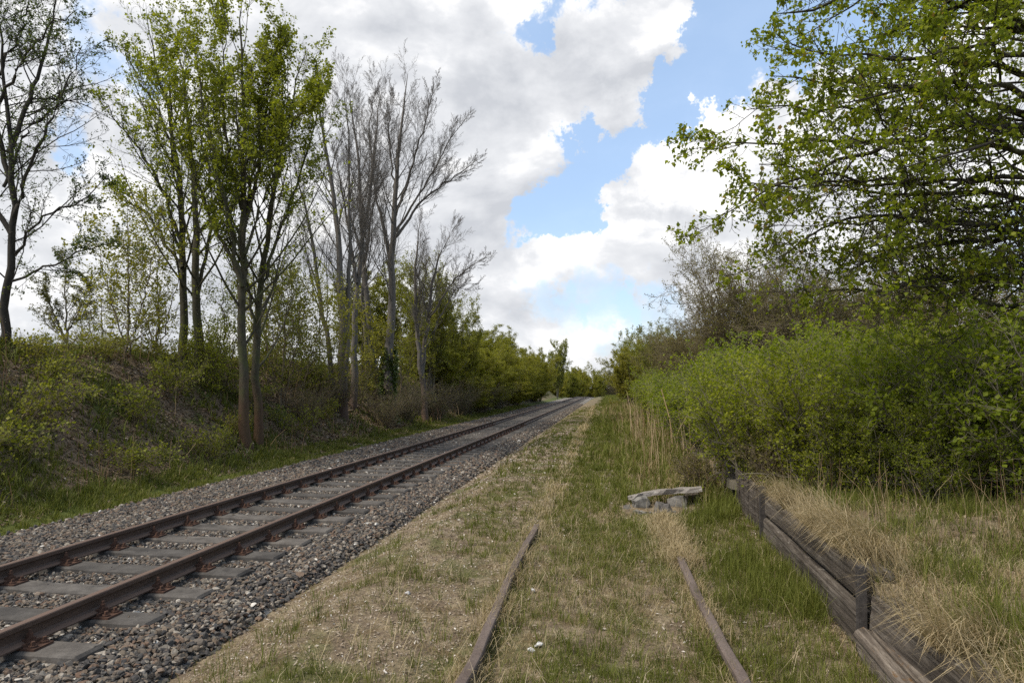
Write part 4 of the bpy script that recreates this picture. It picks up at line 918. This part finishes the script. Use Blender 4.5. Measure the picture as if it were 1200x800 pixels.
# --- left hedge running away along the track
hk = [shrub_kind('hedge_bush', 5.2, 4.6, 18, L3, dict(on=(1, 2), m=8, size=.085, dens=.8, spread=.07), 'bark_light', 'hedge_leaf', arch=.2, seedr=.16, r=.05, k0=11) for _ in range(2)]
hy = shrub_kind('hedge_bush', 5.4, 3.6, 14, L3, dict(on=(2,), m=6, size=.09, dens=.65, spread=.05), 'bark_light', 'sapling_leaf', arch=.1, seedr=.16, r=.05, k0=11)
place(hy, 'leafy_tree', 'upright yellow green tree just past the rusty forked tree', 'tree', -9.6, 40, 1.0, 1.25, .3)
place(hy, 'leafy_tree', 'paler yellow green tree with loose top at the start of the hedge', 'tree', -8.9, 45.5, .95, 1.12, 1.3)
place(hy, 'leafy_tree', 'low yellow green tree behind the ivy clad trunk', 'tree', -11.4, 35, 1.1, .9, 2.3)
HG = 'dense hedge bushes along the left of the track'
TURN = 0.0
for i, (x, y, sx, sz) in enumerate([(-11.0, 42, .95, .66), (-10.6, 47, 1.0, .72), (-10.3, 52, 1.0, .76), (-10.2, 57, 1.0, .80), (-10.0, 62, 1.0, .84), (-9.9, 67, 1.0, .88), (-9.8, 72, 1.0, .92), (-9.6, 77, 1.0, .98), (-9.5, 82, 1.0, 1.04), (-9.3, 87, .95, 1.10), (-13.5, 50, 1.3, .75), (-13.5, 64, 1.4, .85), (-13.5, 78, 1.4, .95)]):
    lab = {0: 'first dense hedge bush beyond the yellow green trees', 9: 'last tall hedge bush whose dark upright end closes the hedge'}.get(i, 'dense dark green hedge bush in the unbroken row along the main track')
    place(hk[i % 2], 'hedge_bush', lab, 'bush', x, y, sx, sz, i*1.7, HG, -.5)
for i, y in enumerate((44.5, 50, 55.5, 61, 66, 71, 76, 81, 85.5)):
    place(hk[i % 2], 'hedge_bush', 'lower outer hedge bush filling the foot of the dense row along the main track', 'bush', -9.5+.25*math.sin(i*2.1), y, .85, .5+.06*(i % 3), i*2.3, HG, -.25)
# brush at the foot of the bank below the hedge
bk = shrub_kind('dry_brush', 1.5, 2.6, 26, L2, dict(on=(1,), m=4, size=.04, dens=.22, spread=.02), 'bark_brown', 'olive_leaf', arch=.5, r=.009, seedr=.12)
BG = 'dry brown brush at the foot of the left embankment'
for i, (x, y, s, lab) in enumerate([(-9.2, 27.5, 1.0, 'brown brush below the ivy clad and forked bare trees'), (-9.4, 31, 1.1, 'brown brush just past the rusty forked tree'), (-9.2, 35.5, 1.2, 'brown arching brush under the yellow green trees'), (-9.0, 41, 1.2, 'brown brush at the start of the dense hedge'), (-8.9, 47, 1.3, 'brown brush along the middle foot of the hedge'), (-8.8, 54, 1.3, 'brown brush farthest along the hedge foot'), (-9.9, 21.5, .8, 'thin brown brush on the slope between maples and bare trees'), (-10.3, 24.5, 1.0, 'brown brush round the feet of the crooked bare tree')]):
    place(bk, 'dry_brush', lab, 'brush', x, y, s, s, i*1.1, BG)
# farthest growth round the vanishing point
yt = shrub_kind('far_tree', 8.0, 6.0, 7, L3, dict(on=(2,), m=5, size=.22, dens=.5, spread=.1), 'bark_light', 'yellow_leaf', arch=.05, r=.10, k0=11, seedr=.001)
place(yt, 'far_tree', 'pale yellow tree standing alone past the dark end of the hedge', 'tree', -8.3, 108, .75, 1.0, 0)
for i, (x, y, sx, sz, lab) in enumerate([(-9.8, 122, 1.0, 1.0, 'low bush under the pale yellow lone tree'), (-9.0, 145, 1.2, 1.2, 'low bush following the lone tree toward the vanishing point'), (-8.5, 175, 1.4, 1.5, 'far bush left of the rails near the vanishing point')]):
    place(hk[0], 'far_bush', lab, 'bush', x, y, sx, sz, i, dz=-1.5)
for i, (x, y, s, k, lab) in enumerate([(-7, 270, 2.2, hk[1], 'dark tree closing the line of sight above the rails'), (-2, 300, 2.2, brown[0], 'grey bare tree closing the line of sight right above the vanishing point'), (4, 320, 2.2, brown[1], 'lower grey tree right of the vanishing point'), (-14, 250, 2.0, hk[0], 'dark far tree left of the vanishing point'), (11, 330, 2.4, green_t, 'distant green tree behind the right hand bushes')]):
    place(k, 'far_tree', lab, 'tree', x, y, s, s, i*.9, dz=-2.0)

# ------------------------------------------------------------------ grass, straw, litter
def blades(acc, x, y, z, h, w, az, lean, tint, mi=0):
    n = len(x); b = np.stack([x, y, z], -1); ca, sa_ = np.cos(az), np.sin(az)
    fw = np.stack([ca, sa_, 0*ca], -1); ph = az + 1.57 + rng.normal(size=n)*.6; sd = np.stack([np.cos(ph), np.sin(ph), 0*ph], -1)*(w/2)[:, None]
    up = np.array([0, 0, 1.])
    m = b + up*(h*.58*np.cos(lean*.55))[:, None] + fw*(h*.58*np.sin(lean*.55))[:, None]
    t = m + up*(h*.46*np.cos(lean*1.35))[:, None] + fw*(h*.46*np.sin(lean*1.35))[:, None]
    V = np.stack([b-sd, b+sd, m+sd*.75, m-sd*.75, t], 1).reshape(-1, 3); i = 5*np.arange(n)[:, None]
    acc.add(V, np.array([[0, 1, 2, 3]])+i, np.array([[3, 2, 4]])+i, tint=np.repeat(tint, 5), mi=mi)
RUB = at(776, 592, 9.6)
def tufts(acc, x, y, per, spread, hmin, hmax, w, lean, tmean, tsd, mi=0, zoff=-.01):
    n = len(x); X = np.repeat(x, per); Y = np.repeat(y, per); a = rng.random(n*per)*6.283; r = spread*np.sqrt(rng.random(n*per))*np.repeat(rng.uniform(.5, 1.3, n), per)
    hh = np.repeat(rng.uniform(hmin, hmax, n), per)*rng.uniform(.45, 1.1, n*per); px = X+r*np.cos(a); py = Y+r*np.sin(a)
    ok = ((px-RUB[0])/.62)**2 + ((py-RUB[1]+.22)/.42)**2 > 1; px, py, hh, a = px[ok], py[ok], hh[ok], a[ok]; sel = ok
    dist = np.hypot(px, py); ww = w*np.clip(dist/6, 1, 6)*rng.uniform(.6, 1.3, len(px))
    tt = np.clip(np.repeat(rng.normal(tmean, tsd, n), per)[sel]+rng.normal(size=len(px))*.12, 0, 1)
    blades(acc, px, py, gz(px, py)+zoff, hh, ww, a+rng.normal(size=len(px))*.7, np.abs(rng.normal(lean, .3, len(px))), tt, mi)
def scat(n, x0, x1, y0, y1, mask=None, p=1.0):
    """more of them near the viewer: density falls as 1/y**p"""
    u = rng.random(n)
    y = y0*(y1/y0)**u if p == 1 else (y0**(1-p)+(y1**(1-p)-y0**(1-p))*u)**(1/(1-p)); x = rng.uniform(x0, x1, n)
    if mask is not None:
        k = rng.random(n) < mask(x, y); x, y = x[k], y[k]
    return x, y
patch = lambda x, y, s, a, b, f=1.0: sstep(a, b, fbm(x*f, y*f, s, 4))
ga, st = Acc(), Acc()
# sparse turf between ballast and siding
x, y = scat(16000, -3.05, -.75, 2.8, 60, lambda x, y: patch(x, y, 11, .46, .60, 1.6)*sstep(-3.05, -1.9, x)*.9+.05); tufts(ga, x, y, 9, .05, .03, .09, .0035, .6, .45, .2)
x, y = scat(10000, -3.0, -.65, 2.8, 60, lambda x, y: patch(x, y, 12, .42, .6, 1.3)*.7+.08); tufts(st, x, y, 8, .06, .02, .07, .0035, 1.15, .45, .25)
# siding bed
x, y = scat(12000, -.8, 1.75, 2.8, 40, lambda x, y: .2+.8*patch(x, y, 13, .40, .58, 1.2)); tufts(ga, x, y, 12, .06, .04, .17, .0038, .7, .42, .22)
x, y = scat(12000, -.8, 1.75, 2.8, 40, lambda x, y: .25+.75*patch(x, y, 14, .42, .6, 1.2)); tufts(st, x, y, 10, .07, .03, .10, .0036, 1.1, .5, .25)
x, y = scat(700, -2.6, 1.5, 2.8, 26, None); tufts(ga, x, y, 16, .05, .10, .24, .0042, .6, .35, .2)
n = 3200; x, y = scat(n, -2.4, 1.6, 2.8, 16, lambda x, y: .2+.8*patch(x, y, 14, .42, .6, 1.2)); n = len(x)
blades(st, x, y, gz(x, y)+.01, rng.uniform(.12, .34, n), np.full(n, .0034), rng.random(n)*6.28, rng.uniform(.9, 1.5, n), np.clip(rng.normal(.75, .2, n), 0, 1))
# lush grass along the platform edge
x, y = scat(6000, .7, 1.9, 5, 13, lambda x, y: (x < wall_x(y)-.03)*sstep(.7, 1.35, x)*.8*patch(x, y, 15, .46, .62, 1.5)); tufts(ga, x, y, 10, .05, .07, .30, .0045, .4, .45, .16)
x, y = scat(1500, .5, 2.0, 3, 5.5, lambda x, y: (x < wall_x(y)-.08)*.6); tufts(ga, x, y, 9, .05, .06, .18, .004, .5, .45, .2)
# platform top
x, y = scat(11000, 1.5, 7.2, 2.6, 12, lambda x, y: (x > wall_x(y)+.22)*(.15+.85*patch(x, y, 16, .40, .58, 1.1))); tufts(ga, x, y, 12, .07, .10, .26, .0045, .55, .42, .2)
x, y = scat(11000, 1.5, 7.2, 2.6, 12, lambda x, y: (x > wall_x(y)+.16)*(.3+.7*patch(x, y, 17, .40, .6, 1.0))); tufts(st, x, y, 11, .08, .05, .18, .004, 1.05, .5, .25)
# straw hanging over the timber edge
n = 19000; y = rng.uniform(2.2, 8.2, n); dens = patch(y*0, y, 18, .42, .60, 2.6)
k = rng.random(n) < .10+.75*dens; y = y[k]; n = len(y); x = wall_x(y)+.04+.36*rng.random(n)**1.2; zt = np.where(y < 4.75, .31, .43)+rng.uniform(0, .04, n)
blades(st, x, y, zt, rng.uniform(.12, .46, n), .0042*rng.uniform(.6, 1.3, n), np.pi+1.6*(fbm(y*3, y*0, 77, 3)-.5)*2+rng.normal(size=n)*.7, rng.uniform(.6, 1.75, n), np.clip(rng.normal(.5, .22, n), 0, 1))
# straw over the buried rails
n = 4200; y = 7.2*(60/7.2)**rng.random(n); y = y[rng.random(n) < .15+.85*patch(y*0, y, 41, .40, .6, .9)]; n = len(y); x = -.785-.0108*np.minimum(y, 60)+rng.normal(size=n)*.10
blades(st, x, y, gz(x, y)+.02, rng.uniform(.08, .24, n), .004*np.clip(y/6, 1, 6), rng.random(n)*6.28, rng.uniform(.6, 1.6, n), np.clip(rng.normal(.6, .2, n), 0, 1))
n = 4300; y = rng.uniform(6.65, 8.9, n); x = .72-.0115*y+rng.normal(size=n)*.11
blades(st, x, y, gz(x, y)+.06*np.exp(-((x-.72+.0115*y)/.1)**2), rng.uniform(.08, .22, n), np.full(n, .0045), rng.random(n)*6.28, rng.uniform(.7, 1.6, n), np.clip(rng.normal(.6, .2, n), 0, 1))
n = 2600; y = np.concatenate([rng.normal(c, .16, n//5) for c in (3.9, 4.9, 5.9, 6.6, 5.2)]); sx = rng.integers(0, 2, len(y)); x = np.where(sx, .72-.0115*y, -.785-.0108*y)+rng.normal(size=len(y))*.06
blades(st, x, y, gz(x, y)+.01, rng.uniform(.1, .22, len(y)), np.full(len(y), .0036), rng.random(len(y))*6.28, rng.uniform(.5, 1.5, len(y)), np.clip(rng.normal(.5, .2, len(y)), 0, 1))
# rank growth past the rubble
x, y = scat(7000, -.6, 3.8, 9.5, 90, lambda x, y: sstep(-.5, 1.0, x+.02*np.minimum(y-9, 40))*(.35+.65*patch(x, y, 19, .38, .58, .6))); tufts(ga, x, y, 9, .12, .18, .5, .006, .5, .5, .22)
x, y = scat(7500, -.6, 3.6, 10.2, 90, lambda x, y: sstep(.1, 1.3, x+.02*np.minimum(y-9, 40))*(.25+.75*patch(x, y, 20, .42, .58, .5))); tufts(st, x, y, 7, .14, .14, .42, .005, .9, .38, .28)
x, y = scat(9000, -.8, 6, 60, 320, None, .5); tufts(ga, x, y, 6, .3, .25, .5, .006, .5, .35, .2)
x, y = scat(7000, -1.4, 1.0, 12, 120, lambda x, y: .5*patch(x, y, 23, .4, .6, .6)); tufts(ga, x, y, 9, .10, .06, .16, .005, .6, .4, .2)
# verge and embankment on the left
x, y = scat(9000, -8.9, -7.65, 5, 70, lambda x, y: sstep(-7.6, -8.0, x)*(.35+.65*patch(x, y, 24, .35, .55, 1.2)), .8); tufts(ga, x, y, 10, .07, .06, .20, .005, .5, .55, .2)
x, y = scat(28000, -15, -8.4, 6, 45, lambda x, y: (.14+.86*patch(x, y, 25, .44, .58, .6))*(1-.4*sstep(14, 26, y)), .6); tufts(ga, x, y, 8, .10, .06, .22, .006, .6, .3, .2)
x, y = scat(6000, -14, -8.4, 6, 40, lambda x, y: .25*patch(x, y, 26, .45, .6, .6), .6); tufts(st, x, y, 7, .12, .08, .24, .005, 1.1, .2, .2)
x, y = scat(9000, -23, -13, 9, 60, None, .6); tufts(ga, x, y, 8, .12, .06, .22, .007, .5, .35, .2)
x, y = scat(5200, -14, -8.6, 8, 40, lambda x, y: patch(x, y, 52, .42, .58, .45)*.8, .6); tufts(ga, x, y, 5, .16, .12, .4, .011, .8, .35, .2)
tag(ga.build('green_grass', [M['grass']]), 'green grass growing over the siding, the platform and the embankment', 'grass', kind='stuff')
tag(st.build('dry_grass', [M['straw']]), 'bleached dead grass and straw over the siding and platform edge', 'grass', kind='stuff')
# standing dead weed stalks past the rubble
wa = Acc()
def stalks(n, x0, x1, y0, y1, h0, h1, r, mask=None, t=.5):
    x, y = scat(n, x0, x1, y0, y1, mask, .7); n = len(x); h = rng.uniform(h0, h1, n); a = rng.random(n)*6.28; l = np.abs(rng.normal(.15, .22, n))
    s = np.linspace(0, 1, 4); P = np.stack([x[:, None]+np.cos(a)[:, None]*(h*l)[:, None]*s**2, y[:, None]+np.sin(a)[:, None]*(h*l)[:, None]*s**2, gz(x, y)[:, None]-.02+h[:, None]*s], -1)
    tubes(wa, P, (r*np.clip(y/10, 1, 4))[:, None]*np.linspace(1, .4, 4)[None], 3, tint=np.repeat(np.clip(rng.normal(t, .3, n), 0, 1), 12))
stalks(1300, -.4, 3.8, 10.2, 50, .25, .8, .003, lambda x, y: sstep(.1, 1.2, x+.02*np.minimum(y-9, 40))*(.2+.8*patch(x, y, 31, .42, .58, .5)))
stalks(160, .6, 3.2, 12, 30, .9, 1.6, .004, None, .85)
stalks(500, 1.7, 6.2, 5.8, 9.5, .25, .6, .0022, lambda x, y: (x > wall_x(y)+.3)*.6, .55)
stalks(900, -13, -8.6, 8, 40, .3, 1.0, .004, lambda x, y: patch(x, y, 32, .45, .6, .5)*.7, .25)
tag(wa.build('dead_weeds', [M['weed']]), 'upright dead weed stalks along the siding, thicket and embankment', 'weeds', kind='stuff')
# fallen leaves and chips
def flat_bits(acc, x, y, size, tint, tilt=.35, asp=.5, zoff=.006):
    n = len(x); a = rng.random(n)*6.28; nr = unit(np.stack([rng.normal(size=n)*tilt, rng.normal(size=n)*tilt, np.ones(n)], -1)); ax = unit(np.cross(nr, np.stack([np.cos(a), np.sin(a), 0*a], -1))); sd = np.cross(nr, ax)
    z = gz(x, y)+zoff+size*tilt*.3; b = np.stack([x, y, z], -1); L = (size*rng.uniform(.5, 1.3, n))[:, None]; Wd = L*asp*rng.uniform(.5, 1.2, n)[:, None]
    V = np.stack([b-ax*L*.5, b+sd*Wd*.5+nr*L*.08, b+ax*L*.5, b-sd*Wd*.5+nr*L*.08], 1).reshape(-1, 3)
    acc.add(V, np.arange(4*n).reshape(n, 4), tint=np.repeat(tint, 4))
la = Acc()
x, y = scat(64000, -14, -8.3, 6.5, 40, lambda x, y: .2+.8*(1-patch(x, y, 25, .53, .62, .6)), .6); flat_bits(la, x, y, np.clip(np.hypot(x, y)/14, 1, 2)*.065, np.clip(rng.normal(.42, .25, len(x)), 0, 1), .5, .55)
x, y = scat(9000, 1.7, 6.7, 3, 11, lambda x, y: (x > wall_x(y)+.2)*.4); flat_bits(la, x, y, np.full(len(x), .045), np.clip(rng.normal(.6, .25, len(x)), 0, 1))
tag(la.build('leaf_litter', [M['litter']]), 'brown fallen leaves covering the embankment slope and platform', 'leaf litter', kind='stuff')
ch = Acc()
x, y = scat(28000, -3.15, -.65, 2.8, 28, lambda x, y: .25+.75*(1-patch(x, y, 11, .46, .6, 1.6))); flat_bits(ch, x, y, .026*np.clip(y/6, 1, 3), np.clip(rng.normal(.48, .27, len(x)), 0, 1), .4, .45)
x, y = scat(9000, -.6, 1.7, 2.8, 14, lambda x, y: .15+.6*patch(x, y, 33, .5, .62, 1.5)); flat_bits(ch, x, y, .032*np.clip(y/6, 1, 3), np.clip(rng.normal(.5, .27, len(x)), 0, 1), .4, .4)
tag(ch.build('wood_chips', [M['chips']]), 'pale chips, twigs and small stones strewn over bare trackside ground', 'chips', kind='stuff')

for (u0, v0, u1, v1, d0, lab) in ((70, 505, 150, 470, 14.2, 'pale dead branch propped up the embankment slope below the edge tree'), (95, 478, 175, 482, 15.5, 'dark dead branch lying level across the embankment slope'), (20, 545, 62, 520, 12.2, 'short dead branch leaning on the lower embankment at the left edge')):
    p0, p1 = at(u0, v0, d0), at(u1, v1, d0+.8)
    for p in (p0, p1): p[2] = float(gz(p[0], p[1]))+.06
    pm = (p0+p1)/2+[0, 0, .12]; a = Acc(); P = resample(np.array([p0, pm, p1]), 12)[None]; P = P+rng.normal(size=P.shape)*.02; tubes(a, P, np.linspace(.022, .008, 12)[None], 6, tint=.6)
    tag(a.build('dead_branch', [M['weed']], smooth=True), lab, 'branch')
# dry canes arching out of the thicket
def cane(pts, r, lab):
    a = Acc(); P = resample(np.array(pts), 14)[None]; tubes(a, P, np.linspace(r, r*.5, 14)[None], 6, tint=.55)
    tag(a.build('dry_cane', [M['weed']], smooth=True), lab, 'cane')
cane([at(1010, 530, 8.3), at(1040, 545, 7.7), at(1072, 575, 7.2), at(1082, 592, 7.0)], .007, 'upper dry cane arching from the thicket onto the platform grass')
cane([at(1018, 568, 7.9), at(1045, 574, 7.5), at(1068, 582, 7.2), at(1080, 592, 7.0)], .006, 'lower dry cane meeting the upper cane where both touch the grass')
cane([at(775, 455, 13.5), at(779, 470, 13.4), at(785, 490, 13.2), at(788, 520, 13.0)], .012, 'pale tall dead reed stalk standing before the left end of the thicket')
